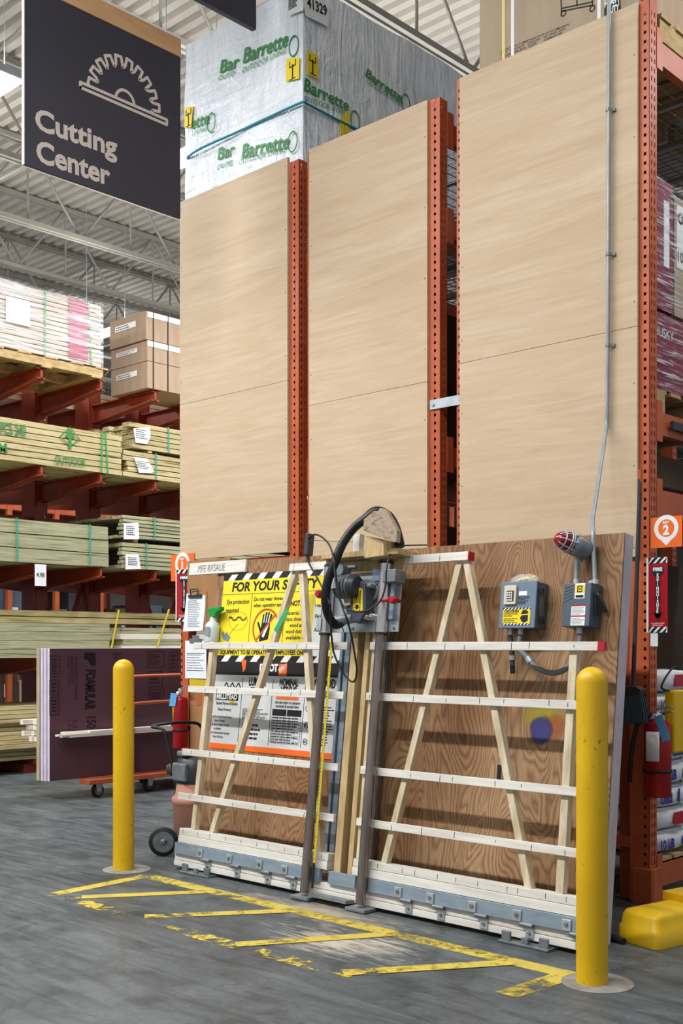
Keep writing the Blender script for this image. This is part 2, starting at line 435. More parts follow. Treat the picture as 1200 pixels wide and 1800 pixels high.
wrap_film('film_diag', (1, 1.2, 16), (0.5, 0, 0), 0.85)
wrap_film('film_flat', (1, .5, 8), (0.05, 0, 0), 0.75, .42, .72)
def poly_wrap():
    m = bpy.data.materials.new('poly_wrap'); t, b, o = nt(m); b.inputs['Roughness'].default_value = 0.2; b.inputs['Specular IOR Level'].default_value = .6
    f = noise_n(t, coords(t, (1.2, 1.2, .8)), 2.2, 5, 0.6, 1.6); g = noise_n(t, coords(t, (7, 7, 1.0), rot=(.6, .5, .3)), 1.6, 4, .55, 1.2); h2 = noise_n(t, coords(t, (1, 1, 6), rot=(-.4, .5, 0)), 2.0, 4, .5, .8)
    t.links.new(ramp(t, f, [(0.3, 'DCE6F2'), (0.7, 'F2F6FB')]), b.inputs['Base Color'])
    h = math_n(t, 'ADD', math_n(t, 'ADD', f, math_n(t, 'MULTIPLY', g, 0.8)), math_n(t, 'MULTIPLY', h2, .5))
    t.links.new(bump_n(t, h, 0.62, 0.06), b.inputs['Normal']); M['poly_wrap'] = m
poly_wrap()
def emit(name, c, s):
    m = bpy.data.materials.new(name); t, b, o = nt(m); b.inputs['Base Color'].default_value = (1, 1, 1, 1)
    b.inputs['Emission Color'].default_value = lin(c); b.inputs['Emission Strength'].default_value = s; M[name] = m
emit('lamp_glow', 'F4F8FF', 14)
def clear(name, c, rough, alpha):
    m = bpy.data.materials.new(name); t, b, o = nt(m); b.inputs['Base Color'].default_value = lin(c); b.inputs['Roughness'].default_value = rough
    b.inputs['Alpha'].default_value = alpha; M[name] = m
clear('clear_plastic', 'E8ECEE', 0.1, 0.3)
clear('spray_haze', 'C9C32E', 0.6, 0.35)
# ================================================================ THE SETTING
def struct(mb, name, mt, parent=None, **kw):
    o = mb.build(name, mt, parent, **kw)
    if not parent: o['kind'] = 'structure'
    return o
fl = struct(MB().box((-36, -8, -0.2), (10, 46, 0)), 'floor', 'floor')
# painted hatched keep-clear box
SH = [0.0004]
def stripe(p, q, w, mt):
    SH[0] += .0003
    MB().fbar(FLR, p, q, w, SH[0], SH[0] + .0006).build('painted_stripe', mt, fl)
Yb, Yf = 4.25, 3.58
stripe((-5.62, Yb), (-2.62, Yb - .03), .1, 'line_paint')
stripe((-5.63, Yb), (-5.6, Yf), .09, 'line_paint')
stripe((-2.62, Yb + .02), (-2.655, Yf + .22), .11, 'line_paint')
stripe((-5.6, Yf), (-4.2, Yf - .03), .1, 'line_paint_worn')
stripe((-4.2, Yf - .03), (-3.28, Yf - .02), .1, 'line_paint_worn')
stripe((-5.42, 3.64), (-5.0, Yb - .02), .085, 'line_paint')
stripe((-4.79, 3.6), (-4.32, Yb - .02), .085, 'line_paint')
stripe((-4.03, 3.56), (-3.61, Yb - .02), .085, 'line_paint')
stripe((-3.342, 3.57), (-2.9, Yb - .04), .085, 'line_paint')

# corrugated roof deck, flutes along X
DZ = 9.1
mb = MB(); pitch = 0.21; y = -6.0; prof = []
while y < 45.5:
    prof += [(y, DZ), (y + .085, DZ), (y + .115, DZ + .07), (y + .18, DZ + .07)]; y += pitch
vs = []
for (yy, zz) in prof: vs += [(-36, yy, zz), (10, yy, zz)]
mb.add(vs, [(2 * i, 2 * i + 1, 2 * i + 3, 2 * i + 2) for i in range(len(prof) - 1)])
struct(mb, 'ceiling', 'deck_grey', solid=0.02)
struct(MB().box((-36.2, -8, 0), (-36, 46, 9.1)), 'wall_left', 'wall_paint')
struct(MB().box((-36, 46, 0), (10, 46.2, 9.1)), 'wall_back', 'wall_paint')
# open web joists along Y (structure)
BZ, TZ = 7.8, 9.02
mb = MB()
for zc in (BZ, TZ):
    for s in (-1, 1): mb.box((s * .02, -5, zc - .035), (s * .075, 45, zc + .035))
yy = -5.0; k = 0
while yy < 44:
    a, b = (BZ, TZ) if k % 2 == 0 else (TZ, BZ)
    mb.tube([(0, yy, a), (0, yy + .95, b)], .022, 6, False)
    if k % 2 == 0: mb.tube([(0, yy + .95, BZ), (0, yy + .95, TZ)], .018, 6, False)
    yy += .95; k += 1
J = None
for i in range(18):
    x = -34.2 + 1.9 * i
    if J is None:
        J = mb.build('trim_1', 'truss_grey'); J['kind'] = 'structure'; J.location = (x, 0, 0)
    else:
        o = J.copy(); COL.objects.link(o); o.location = (x, 0, 0); o.name = 'trim_%d' % (i + 1); o['kind'] = 'structure'
# cross bridging and a main girder along X
mb = MB()
for yy in (8, 14, 20, 28, 36): mb.box((-36, yy, BZ - .075), (8, yy + .05, BZ - .037))
struct(mb, 'trim_19', 'truss_grey')
# ceiling lights
def ceiling_light(x, y, power=0, z=6.2):
    t = thing('ceiling_light', 'ceiling light', 'ceiling light', (x, y, z), 'long white ceiling lights')
    m = MB().box((x - .6, y - .15, z), (x + .6, y + .15, z + .07)); m.build('housing', 'galv', t, bevel=.008)
    MB().box((x - .57, y - .13, z - .015), (x + .57, y + .13, z - .001)).build('diffuser', 'lamp_glow', t)
    for s in (-.5, .5): MB().tube([(x + s, y, z + .07), (x + s, y, DZ)], .004, 6).build('hanging_wire', 'galv', t)
    for nm, e, dz, rx in (('lamp_down', power, -.03, 0), ('deck_fill', 52, .09, math.pi)):  # second, up-facing lamp is added fill to brighten the roof deck
        if e <= 0: continue
        L = bpy.data.lights.new(nm, 'AREA'); L.shape = 'RECTANGLE'; L.size = 1.2; L.size_y = .28; L.energy = e; L.color = (1.0, .99, .97)
        o = bpy.data.objects.new(nm, L); COL.objects.link(o); o.location = (0, 0, dz); o.rotation_euler = (rx, 0, 0); o.parent = t
    return t
PW = 95; UP = 1
LIGHTS = []
ROW = [(x, .2, PW * 1.3) for x in (-12.6, -11.1, -9.6, -8.1, -6.6, -5.1, -3.6, -2.1)]
V1, V2, V3 = on_floor(-45, 172, 6.2), on_floor(322, 277, 6.2), on_floor(185, 585, 6.2)
for (x, y, p) in ROW + [(V1.x, V1.y, PW * .4), (V2.x, V2.y, PW * .9), (-8.75, 9.2, PW), (-8.75, 11.5, PW), (-8.75, 15, PW), (V3.x, V3.y, PW), (-14.5, 7.2, PW), (-14.5, 14, PW), (-.9, 8.5, PW * .5), (-1.5, 6.0, PW * .35), (-21, 9, PW), (-21, 15, PW), (-21, 22, PW), (-14.5, 21, PW), (-8, 22, PW), (-28, 14, PW), (-28, 24, PW), (-16, 30, PW)]:
    LIGHTS.append((ceiling_light(x, y, p, 7.1 if y == .2 else 6.2), x, y))
V1, V2, V3 = [(v.x, v.y) for v in (V1, V2, V3)]
for t, x, y in LIGHTS:
    if (x, y) == V1: t['label'] = 'long bright ceiling light at the left edge, left of the dark hanging sign'
    elif (x, y) == V2: t['label'] = 'bright ceiling light peeking out beside right edge of the hanging saw sign'
    elif (x, y) == V3: t['label'] = 'bright ceiling light seen between the wrapped board stack and the three cartons'
    else: t['label'] = 'long white ceiling light further off among the steel roof joists'

# ================================================================ HANGING SIGNS
XS = -6.3; SF = FX(XS)
t = thing('hanging_sign', 'dark navy hanging sign with a saw blade icon and the words Cutting Center', 'sign', (XS, 4.46, 4.43))
(y0, _), (y1, _) = SF.uv(43, 200), SF.uv(317, 200)
zb = SF.uv(317, 384)[1]; zt = SF.uv(310, 98)[1]; zw = SF.uv(310, 66)[1]
MB().box((XS - .02, y0, zb), (XS, y1, zt)).build('sign_panel', 'sign_navy', t)
MB().box((XS - .03, y0, zt), (XS + .008, y1, zw)).build('top_rail', 'sign_wood', t, bevel=.003)
MB().box((XS - .021, y0 - .006, zb), (XS + .001, y0, zt)).build('edge_trim', 'white_plain', t)
mb = MB()
text_px(mb, SF, 'Cutting', (62, 225), (206, 276), (62, 190), bold=.032)
text_px(mb, SF, 'Center', (64, 282), (194, 326), (64, 246), bold=.032)
mb.build('lettering', 'sign_letters', t)
mb = MB()
def SP(x, y): return SF.uv(x / 3, y / 3, .002)
a, b = Vector(SP(424, 447)), Vector(SP(880, 645))
w = .02
c = Vector(SP(655, 535)); R = abs(SP(600, 305)[1] - c[1]) * 1.0
bar0, bar1 = Vector((a.x, a.y)), Vector((b.x, b.y))
d = (bar1 - bar0).normalized(); q = Vector((-d.y, d.x)); bh = .034
mb.stroke(SF, [bar0 - q * bh / 2, bar1 - q * bh / 2, bar1 + q * bh / 2, bar0 + q * bh / 2, bar0 - q * bh / 2], w, .0005, .002)
cc = (bar0 + bar1) / 2 + q * bh / 2
Rx = (bar1 - bar0).length * .42; pts = [cc - d * Rx * .93]
NT = 10
for i in range(NT):
    a0 = math.pi - math.pi * (i + .12) / NT; a1 = math.pi - math.pi * (i + .62) / NT; a2 = math.pi - math.pi * (i + .78) / NT; a3 = math.pi - math.pi * (i + 1.0) / NT
    for (an, rr) in ((a0, 1.0), (a1, .98), (a1 - .02, .78), (a2, .76), (a3, .82)):
        pts.append(cc + d * Rx * rr * math.cos(an) + q * Rx * rr * math.sin(an))
pts[-1] = cc + d * Rx * .8
mb.stroke(SF, pts, w, .0005, .002)
mb.stroke(SF, [cc + d * .075 * math.cos(math.pi * i / 12) + q * .075 * math.sin(math.pi * i / 12) for i in range(13)], w, .0005, .002)
mb.build('saw_icon', 'sign_letters', t)
for yy in (y0 + .12, y1 - .12):
    MB().tube([(XS - .01, yy, zw), (XS - .01, yy, DZ - .1)], .004, 6).build('hanging_wire', 'galv', t)
t = thing('hanging_sign', 'dark blue-grey hanging sign corner cut off by the top edge, before the plastic-wrapped load', 'sign', (-6.05, 4.95, 5.83))
z2 = on_x(450, 52, -6.05).z; ye = on_x(450, 52, -6.05).y
MB().box((-6.09, ye - 1.2, z2), (-6.05, ye, z2 + 1.25)).build('sign_panel', 'sign_navy', t)
MB().box((-6.1, ye - 1.2, z2 + 1.25), (-6.04, ye, z2 + 1.38)).build('top_rail', 'sign_wood', t)
for s in (.15, 1.05): MB().tube([(-6.07, ye - s, z2 + 1.38), (-6.07, ye - s, DZ - .1)], .004, 6).build('hanging_wire', 'galv', t)

# ================================================================ PALLET RACKS BEHIND THE SAW
YF = 5.64
def perf(mb, F, w, L, cols, pitch=.051, hw=.011, hh=.016):
    """a strip of steel width w, length L in frame F with real punched holes"""
    n = int(L / pitch); us = [0]
    for c in cols: us += [c - hw / 2, c + hw / 2]
    us.append(w)
    V = []; Fc = []
    def quad(u0, u1, v0, v1):
        b = len(V); V.extend([F.pt(u0, v0), F.pt(u1, v0), F.pt(u1, v1), F.pt(u0, v1)]); Fc.append((b, b + 1, b + 2, b + 3))
    for i in range(len(us) - 1):
        if i % 2 == 0: quad(us[i], us[i + 1], 0, L)
    for i in range(n):
        v0 = i * pitch
        for j in range(1, len(us) - 1, 2):
            quad(us[j], us[j + 1], v0 + hh, v0 + pitch)
    if n * pitch < L:
        for j in range(1, len(us) - 1, 2): quad(us[j], us[j + 1], n * pitch, L)
    mb.add(V, Fc)
def upright(parent, x0, x1, y0, y1, L, mt='orange', front=True, side=1, hc=.5):
    mb = MB()
    if front: perf(mb, Frame((x0, y0, .01), (1, 0, 0), (0, 0, 1), (0, -1, 0)), x1 - x0, L, [(x1 - x0) * hc], hw=.016, hh=.018)
    else: mb.box((x0, y0, .01), (x1, y0 + .003, L))
    xs = x1 if side > 0 else x0
    perf(mb, Frame((xs, y0, .01), (0, 1, 0), (0, 0, 1), (1, 0, 0)), y1 - y0, L, [(y1 - y0) * .32, (y1 - y0) * .72], hw=.011, hh=.027)
    xo = x0 if side > 0 else x1
    mb.add([(xo, y0, .01), (xo, y1, .01), (xo, y1, L + .01), (xo, y0, L + .01)], [(0, 1, 2, 3)])
    mb.add([(x0, y1, .01), (x1, y1, .01), (x1, y1, L + .01), (x0, y1, L + .01)], [(0, 1, 2, 3)])
    return mb.build('upright', mt, parent, solid=.0025)
def beam_y(parent, x, y0, y1, z0, z1, mt='orange'):
    mb = MB(); mb.box((x - .025, y0, z0), (x + .025, y1, z1)); mb.box((x - .03, y0, z1 - .035), (x + .012, y1, z1))
    o = mb.build('beam', mt, parent)
    mp = MB().box((x + .0255, y0 - .005, z0 - .04), (x + .034, y0 + .06, z1 + .06)); mp.build('beam_bracket', mt, o)
    return o
def wire_deck(parent, x0, x1, y0, y1, z):
    mb = MB(); n = 12
    for i in range(n + 1):
        xx = x0 + (x1 - x0) * i / n; mb.box((xx - .003, y0, z), (xx + .003, y1, z + .006))
    n = 40
    for i in range(n + 1):
        yy = y0 + (y1 - y0) * i / n; mb.box((x0, yy - .003, z + .006), (x1, yy + .003, z + .012))
    for i in range(5):
        yy = y0 + .2 + (y1 - y0 - .4) * i / 4; mb.box((x0, yy - .02, z - .03), (x1, yy + .02, z - .003))
    mb.build('wire_deck', 'conduit_grey', parent)
RACKS = [(-7.03, -6.94, -5.80, -5.71, 4.85, 'orange steel pallet rack behind the leftmost plywood panel'),
         (-5.62, -5.53, -4.54, -4.448, 4.87, 'orange steel pallet rack behind the middle plywood panel'),
         (-4.308, -4.22, -3.115, -2.998, 4.93, 'orange steel pallet rack behind rightmost plywood panel, with bay two marker on it')]
RT_ = []
for i, (a0, a1, b0, b1, L, lab) in enumerate(RACKS):
    t = thing('pallet_rack', lab, 'storage rack', ((a0 + b1) / 2, 6.9, 0)); RT_.append(t)
    upright(t, a0, a1, YF, YF + .08, L, side=-1 if i == 0 else 1, hc=(.12, .2, .2)[i])
    upright(t, b0, b1, YF, YF + .08, L, hc=(.5, .62, .77)[i])
    upright(t, a0, a1, 8.3, 8.38, 4.74, front=False); upright(t, b0, b1, 8.3, 8.38, 4.74, front=False)
    for z0 in ((4.63, 2.58, .08) if i == 2 else (4.63, 4.02, 2.56, .08)):
        for x in (a0 + .03, b1 - .03):
            beam_y(t, x, YF + .082, 8.3, z0, z0 + .125)
    if i == 2: beam_y(t, b1 - .03, YF + .082, 8.3, 2.135, 2.275)
    wire_deck(t, a0 + .07, b1 - .07, 5.75, 8.28, 4.757)
    if i < 2: wire_deck(t, a0 + .07, b1 - .07, 5.75, 8.28, 4.147)
    MB().box((a1, YF + .01, 2.0), (b0, YF + .05, 2.06)).build('cross_brace', 'orange', t)
    MB().box((a1, YF + .01, .3), (b0, YF + .05, .36)).build('cross_brace', 'orange', t)
# far-side bays of the right rack, seen down the aisle
MB().box((-3.19, YF + .02, .01), (-3.117, YF + .09, 1.95)).build('post_guard', 'orange_dark', RT_[2])
g = MB(); g.box((-3.09, YF - .02, .0), (-2.975, YF - .004, .2)); g.box((-2.99, YF - .004, .0), (-2.972, YF + .1, .2)); g.build('foot_guard', 'orange', RT_[2], bevel=.004)
g = MB(); g.box((-4.515, YF - .012, on_y(785, 716, YF).z), (-4.245, YF - .004, on_y(785, 699, YF).z)); sp = g.build('row_spacer', 'galv', RT_[1])
g = MB()
for x in (-4.49, -4.27): g.lathe((x, YF - .012, on_y(785, 708, YF).z), (0, -1, 0), [(0, .012), (.008, .01)], 8)
g.build('bolt', 'bright_chrome', sp)

# plywood panels screwed to the rack ends
def panel(x0, x1, z0, z1, seam, label):
    t = thing('plywood_panel', label, 'plywood panel', ((x0 + x1) / 2, 5.63, z0))
    MB().box((x0, 5.616, z0), (x1, 5.6395, seam - .001)).build('sheet', 'panel_ply', t, bevel=.0015)
    MB().box((x0, 5.616, seam + .001), (x1, 5.6395, z1)).build('sheet', 'panel_ply', t, bevel=.0015)
    mb = MB(); r = random.Random(int(x0 * 100))
    for zz in [z0 + .05 + i * .45 for i in range(int((z1 - z0 - .1) / .45) + 1)]:
        for xx in (x0 + .02, x1 - .02): mb.lathe((xx, 5.6155, zz), (0, -1, 0), [(0, .005), (.002, .004)], 8)
    mb.build('screw', 'cast_grey', t)
panel(-7.015, -5.802, 2.08, 4.893, 3.3, 'leftmost tall pale plywood panel on the rack end, below the plastic-wrapped load')
panel(-5.585, -4.528, 1.9, 4.88, 3.09, 'middle tall pale plywood panel between two orange perforated uprights')
panel(-4.272, -3.058, 1.9, 4.93, 3.16, 'rightmost tall pale plywood panel with a grey conduit running up it')

# ================================================================ LOADS ON TOP OF THE RACKS
# pallet wrapped in printed white polythene
x0, x1, yb = -7.12, -5.79, 5.76; z0, z1 = 4.79, 6.22; L = 2.5
t = thing('wrapped_load', 'tall white plastic-wrapped pallet load with green lettering and teal strap', 'wrapped pallet load', ((x0 + x1) / 2, yb + L / 2, 4.79))
def wob(p):
    n = noise.noise(Vector((p.x * 1.7, p.y * 1.7, p.z * 1.9))) * .026 + noise.noise(Vector((p.x * 4, p.y * 4, p.z * 3 + 3))) * .006
    return n
def wrapdisp(p):
    c = Vector(((x0 + x1) / 2, yb + L / 2, p.z)); r = Vector(p)
    n = wob(p)
    if p.y < yb + .02: r.y -= n
    if p.x > x1 - .02: r.x += n
    if p.z > z1 - .02: r.z += n
    return r
mb = MB()
def grid(F, w, h, nu, nv):
    vs = [wrapdisp(F.pt(w * i / nu, h * j / nv)) for j in range(nv + 1) for i in range(nu + 1)]
    mb.add(vs, [(j * (nu + 1) + i, j * (nu + 1) + i + 1, (j + 1) * (nu + 1) + i + 1, (j + 1) * (nu + 1) + i) for j in range(nv) for i in range(nu)], True)
grid(Frame((x0, yb, z0), (1, 0, 0), (0, 0, 1), (0, -1, 0)), x1 - x0, z1 - z0, 46, 50)
grid(Frame((x1, yb, z0), (0, 1, 0), (0, 0, 1), (1, 0, 0)), L, z1 - z0, 80, 50)
grid(Frame((x0, yb, z1), (1, 0, 0), (0, 1, 0), (0, 0, 1)), x1 - x0, L, 20, 30)
mb.add([(x0, yb, z0), (x1, yb, z0), (x1, yb + L, z0), (x0, yb + L, z0)], [(0, 1, 2, 3)])
mb.add([(x0, yb, z0), (x0, yb + L, z0), (x0, yb + L, z1), (x0, yb, z1), (x1, yb + L, z0), (x1, yb + L, z1)], [(0, 1, 2, 3), (1, 4, 5, 2)])
mb.build('plastic_wrap', 'poly_wrap', t)
WF = FY(yb); WS = FX(x1)
mb = MB()
def brand(F, a, b, ca, c, d, cc, s1='Barrette', s2='OUTDOOR LIVING'):
    text_px(mb, F, s1, a, b, ca, off=.010, bold=.02, shear=.12, disp=wrapdisp_o)
    if s2: text_px(mbt, F, s2, c, d, cc, off=.010, bold=0.0, shear=.12, disp=wrapdisp_o)
def wrapdisp_o(p):
    r = Vector(p); n = wob(Vector((min(p.x, x1), max(p.y, yb), p.z)))
    if p.y < yb: r.y -= n
    elif p.x > x1: r.x += n
    return r
mbt = MB()
brand(WF, (426, 111), (505, 80), (426, 86), (424, 128), (502, 93), (424, 119))
brand(WF, (426, 279), (506, 259), (426, 256), (421, 291), (500, 266), (421, 282))
brand(WF, (386, 129), (418, 118), (386, 108), (383, 142), (411, 132), (383, 134), 'Bar', 'OUTD')
brand(WF, (383, 282), (412, 272), (383, 262), (382, 300), (411, 290), (382, 291), 'Bar', 'OUTD')
brand(WF, (335, 228), (366, 216), (335, 208), (338, 239), (362, 229), (338, 231), 'ette', 'LIVING')
brand(WS, (534, 158), (612, 197), (534, 136), (536, 176), (606, 204), (536, 167))
brand(WS, (643, 133), (704, 180), (643, 118), (645, 145), (706, 189), (645, 137))
for F, cx, cy in ((WF, 518, 82), (WF, 516, 250), (WS, 622, 213), (WS, 711, 183), (WF, 373, 216)):
    u, v = F.uv(cx, cy)
    mbt.ring(F, (u, v), .045, .052, .010, .014, 16, 1.5)
mb.build('lettering', 'print_green', t); mbt.build('lettering', 'print_green', t)
st = MB()
pts = [WF.hit(330, 276, .02), WF.hit(430, 226, .022), WF.hit(530, 180, .022)]
st.tube(smooth_path([Vector((x0 - .01, yb + .3, pts[0].z))] + pts + [WS.hit(540, 183, .02), WS.hit(600, 214, .022), WS.hit(700, 262, .022)], 6), .009, 8)
st.build('strap', 'strap_teal_blue', t)
def sticker(F, pts, mt, mbname, off=.022):
    m = MB(); m.prism(F, [F.uv(*p, off) for p in pts], off - .002, off); return m.build(mbname, mt, t)
for F, pts in ((WF, [(503, 104), (526, 100), (525, 138), (502, 143)]), (WS, [(540, 88), (559, 97), (559, 138), (540, 130)]), (WF, [(325, 190), (339, 186), (336, 224), (324, 223)])):
    s = sticker(F, pts, 'yellow_label', 'handling_sticker')
    c = F.uv(sum(p[0] for p in pts) / 4, sum(p[1] for p in pts) / 4, .023); k = MB()
    k.stroke(F, [(c[0] - .03, c[1] - .07), (c[0] + .03, c[1] - .07)], .006, .022, .0235); k.stroke(F, [(c[0], c[1] - .07), (c[0], c[1] + .03)], .012, .022, .0235)
    k.stroke(F, [(c[0] - .03, c[1] + .06), (c[0] - .03, c[1] + .02), (c[0] + .03, c[1] + .02), (c[0] + .03, c[1] + .06)], .008, .022, .0235)
    k.build('symbol', 'black_ink', s)
s = sticker(WS, [(528, -10), (578, 14), (577, 47), (538, 28)], 'white_plain', 'shipping_label'); k = MB()
text_px(k, WS, '41329', (540, 12), (575, 28), (541, -4), off=.024, bold=.03)
s2 = sticker(WF, [(508, -12), (532, -22), (533, 18), (508, 27)], 'white_plain', 'shipping_label')
lines(k, WF, WF.uv(511, 5)[0], WF.uv(530, 5)[0], WF.uv(520, -8)[1], WF.uv(520, 16)[1], 8, .024, .6, 3)
k.build('print', 'black_ink', s)
for pts in ([(606, 198), (613, 193), (614, 232), (607, 234)], [(598, 208), (605, 204), (606, 238), (599, 238)]):
    sticker(WS, pts, 'yellow_label', 'corner_guard')

# big cardboard carton on the right rack
yb2 = 5.76; BF = FY(yb2); X0 = BF.uv(842, 60)[0]; X1 = BF.uv(1116, 20)[0]
t = thing('carton', 'huge brown cardboard carton with a cart drawing, on top of the rightmost rack', 'carton', ((X0 + X1) / 2, yb2 + .6, 4.92))
zc = 4.92
MB().box((X0, yb2, zc), (X1, yb2 + 1.2, zc + 1.25)).build('box', 'cardboard_pale', t, bevel=.006)
k = MB()
for (a, b, c, n) in (((880, 92), (955, 62), (880, 80), 5), ((955, 62), (1000, 44), (955, 48), 5)):
    for i in range(n):
        text_px(k, BF, ['CARTON DIMENSIONS', 'NET WEIGHT  GROSS', 'ASSEMBLED SIZE', 'QTY 1 PC', 'KEEP DRY'][i], (a[0], a[1] + i * 5.5), (b[0] - i * 6, b[1] + 5.5 * i + i * 2), (a[0], a[1] + i * 5.5 - 3.4), bold=.01)
def bp(x, y): return BF.uv(800 + x / 3, y / 3)
k.stroke(BF, [bp(560, 45), bp(725, 10)], .008, .0005, .0015); k.stroke(BF, [bp(560, 60), bp(725, 27)], .008, .0005, .0015)
k.stroke(BF, [bp(557, -10), bp(560, 75)], .008, .0005, .0015); k.stroke(BF, [bp(640, -20), bp(642, 30)], .008, .0005, .0015); k.stroke(BF, [bp(722, -30), bp(724, 30)], .008, .0005, .0015)
for p in ((570, 70), (722, 45)): k.ring(BF, bp(*p), .012, .02, .0005, .0015, 16)
k.build('print', 'black_ink', t)
p = [bp(785, 30), bp(870, -10), bp(873, 58), bp(785, 92)]
lb = MB().prism(BF, p, .0005, .0015); lb = lb.build('black_label', 'black_ink', t)
k = MB(); text_px(k, BF, 'HEAVY', (1062, 13), (1090, 2), (1062, 2), off=.002, bold=.04); text_px(k, BF, 'DUTY', (1066, 26), (1088, 17), (1066, 15), off=.002, bold=.04); k.build('lettering', 'white_plain', lb)
for px, mt in ((885, 'strap_yellow'), (901, 'strap_white'), (1053, 'strap_white')):
    u = BF.uv(px, 50)[0]
    m = MB().fbox(BF, u - .011, u + .011, zc, zc + 1.252, .0, .003); m.build('strap', mt, t)
u = on_y(1118, 10, yb2).x
t2 = thing('carton', 'plain brown carton with yellow strap just right of the huge carton', 'carton', (u + .1, yb2 + .4, 4.92))
MB().box((X1 + .01, yb2 + .07, zc), (-3.05, yb2 + .8, zc + .9)).build('box', 'cardboard', t2, bevel=.005)
MB().box((X1 + .03, yb2 + .064, zc), (X1 + .05, yb2 + .069, zc + .9)).build('strap', 'strap_yellow', t2)
t3 = thing('pallet', 'wooden pallet carrying the cartons on top of the rightmost rack', 'pallet', (-3.6, 6.4, 4.77))
m = MB()
for i in range(7): m.box((-4.25, 5.78 + i * .18, 4.895), (-3.0, 5.9 + i * .18, 4.917))
m.build('deck_boards', 'pallet_wood', t3)
m = MB()
for x in (-4.22, -3.64, -3.06): m.box((x, 5.78, 4.775), (x + .05, 6.98, 4.894))
m.build('stringer', 'pallet_wood', t3)
t4 = thing('wrapped_load', 'white wrapped bundle on the right rack top, at the right edge beyond the cartons', 'wrapped pallet load', (-3.5, 7.6, 4.77))
m = MB().box((-4.2, 7.05, 4.91), (-3.02, 8.1, 6.0)); m.build('plastic_wrap', 'bag_white', t4, bevel=.03)
m = MB()
for x in (-4.18, -3.62, -3.08): m.box((x, 7.06, 4.775), (x + .05, 8.08, 4.905))
m.build('pallet', 'pallet_wood', t4)

# ================================================================ RIGHT AISLE SIDE OF RACK 3
XR = -3.03; RF = FX(XR)
def wrapped(zl, zh, label, top):
    t = thing('wrapped_load', label, 'wrapped pallet load', (-3.6, 6.4, zl))
    ya = 5.76
    if top:
        MB().box((-4.15, ya, zl), (XR, ya + .215, zh)).build('carton', 'burgundy', t, bevel=.004)
        c = MB().box((-4.15, ya + .235, zl), (XR, 6.9, zh - .05)).build('carton', 'cardboard_pale', t, bevel=.004)
        l = MB().fbox(RF, ya + .1, ya + .165, zl + .25, zl + .62, .001, .003).build('paper_label', 'paper', t)
        l = MB().fbox(RF, ya + .255, ya + .6, zl + .28, zl + .64, .001, .003).build('paper_label', 'white_plain', t)
        k = MB(); k.ring(RF, (ya + .30, zl + .57), .018, .034, .003, .004); put_text(k, RF, '1002', (ya + .265, zl + .32), cap=.06, off=.004, bold=.01); k.build('print', 'black_ink', l)
    else:
        b = MB().box((-4.15, ya, zl), (XR, 6.9, zh)).build('carton', 'burgundy', t, bevel=.004)
        k = MB(); put_text(k, RF, 'HUSKY', (ya - .01, zh - .13), cap=.05, off=.003, bold=.01); k.build('lettering', 'strap_white', b)
    m = MB(); n = 24
    vs = []
    for j in range(n + 1):
        z = zl + (zh - zl) * j / n; e = .008 + .006 * math.sin(j * 1.7)
        for (x, y) in ((-4.17, ya - e), (XR + e, ya - e), (XR + e, 6.9 + e), (-4.17, 6.9 + e)): vs.append((x, y, z))
    m.add(vs, [(j * 4 + i, j * 4 + i + 1, j * 4 + i + 5, j * 4 + i + 4) for j in range(n) for i in range(3)])
    m.build('stretch_film', 'film_diag', t)
wrapped(3.29, 4.02, 'stretch-wrapped load of burgundy and plain cartons, upper one of the right rack', True)
wrapped(2.845, 3.27, 'stretch-wrapped burgundy carton load directly on the pallet at the right edge', False)
t = thing('pallet', 'wooden pallet under the stretch-wrapped burgundy cartons at the right edge', 'pallet', (-3.6, 6.4, 2.71))
m = MB()
for i in range(7): m.box((-4.2, 5.76 + i * .17, 2.82), (-3.02, 5.88 + i * .17, 2.84))
m.build('deck_boards', 'pallet_wood', t)
m = MB()
for i in range(3): m.box((-4.2, 5.76 + i * .5, 2.712), (-3.02, 5.86 + i * .5, 2.819))
m.build('stringer', 'pallet_wood', t)
MB().box((-2.99, 5.86, 2.62), (-2.97, 7.4, 2.665)).build('price_rail', 'plastic_dark', RT_[2])
# bay marker and extinguisher sign, right
def bay(F, c, w, h, digit, label, parent_loc):
    t = thing('bay_marker', label, 'sign', F.pt(c[0], c[1]))
    b = MB().fbox(F, c[0] - w / 2, c[0] + w / 2, c[1] - h / 2, c[1] + h / 2, 0, .004).build('plate', 'sign_orange', t)
    r = h * .285; cy = c[1] + h * .13
    k = MB(); k.ring(F, (c[0], cy), r, r * 1.5, .004, .0052, 32)
    k.prism(F, [(c[0] - r * 1.27, cy - r * .72), (c[0] + r * 1.27, cy - r * .72), (c[0], c[1] - h * .44)], .004, .0048)
    k.build('pin_symbol', 'white_plain', t)
    k = MB().disc(F, (c[0], cy), r, .0052, .0062).build('pin_centre', 'sign_orange', t)
    k = MB(); put_text(k, F, digit, (c[0], cy - r * .72), cap=r * 1.0, off=.007, bold=.05, align='c'); put_text(k, F, 'BAY', (c[0], cy + r * .5), cap=r * .28, off=.007, bold=.04, align='c')
    k.build('lettering', 'white_plain', t)
B2F = FY(5.60)
u0, v0 = B2F.uv(1144, 964); u1, v1 = B2F.uv(1199, 906)
bay(B2F, ((u0 + u1) / 2, (v0 + v1) / 2), u1 - u0, v1 - v0, '2', 'square orange sign with a white map pin and the number 2', None)
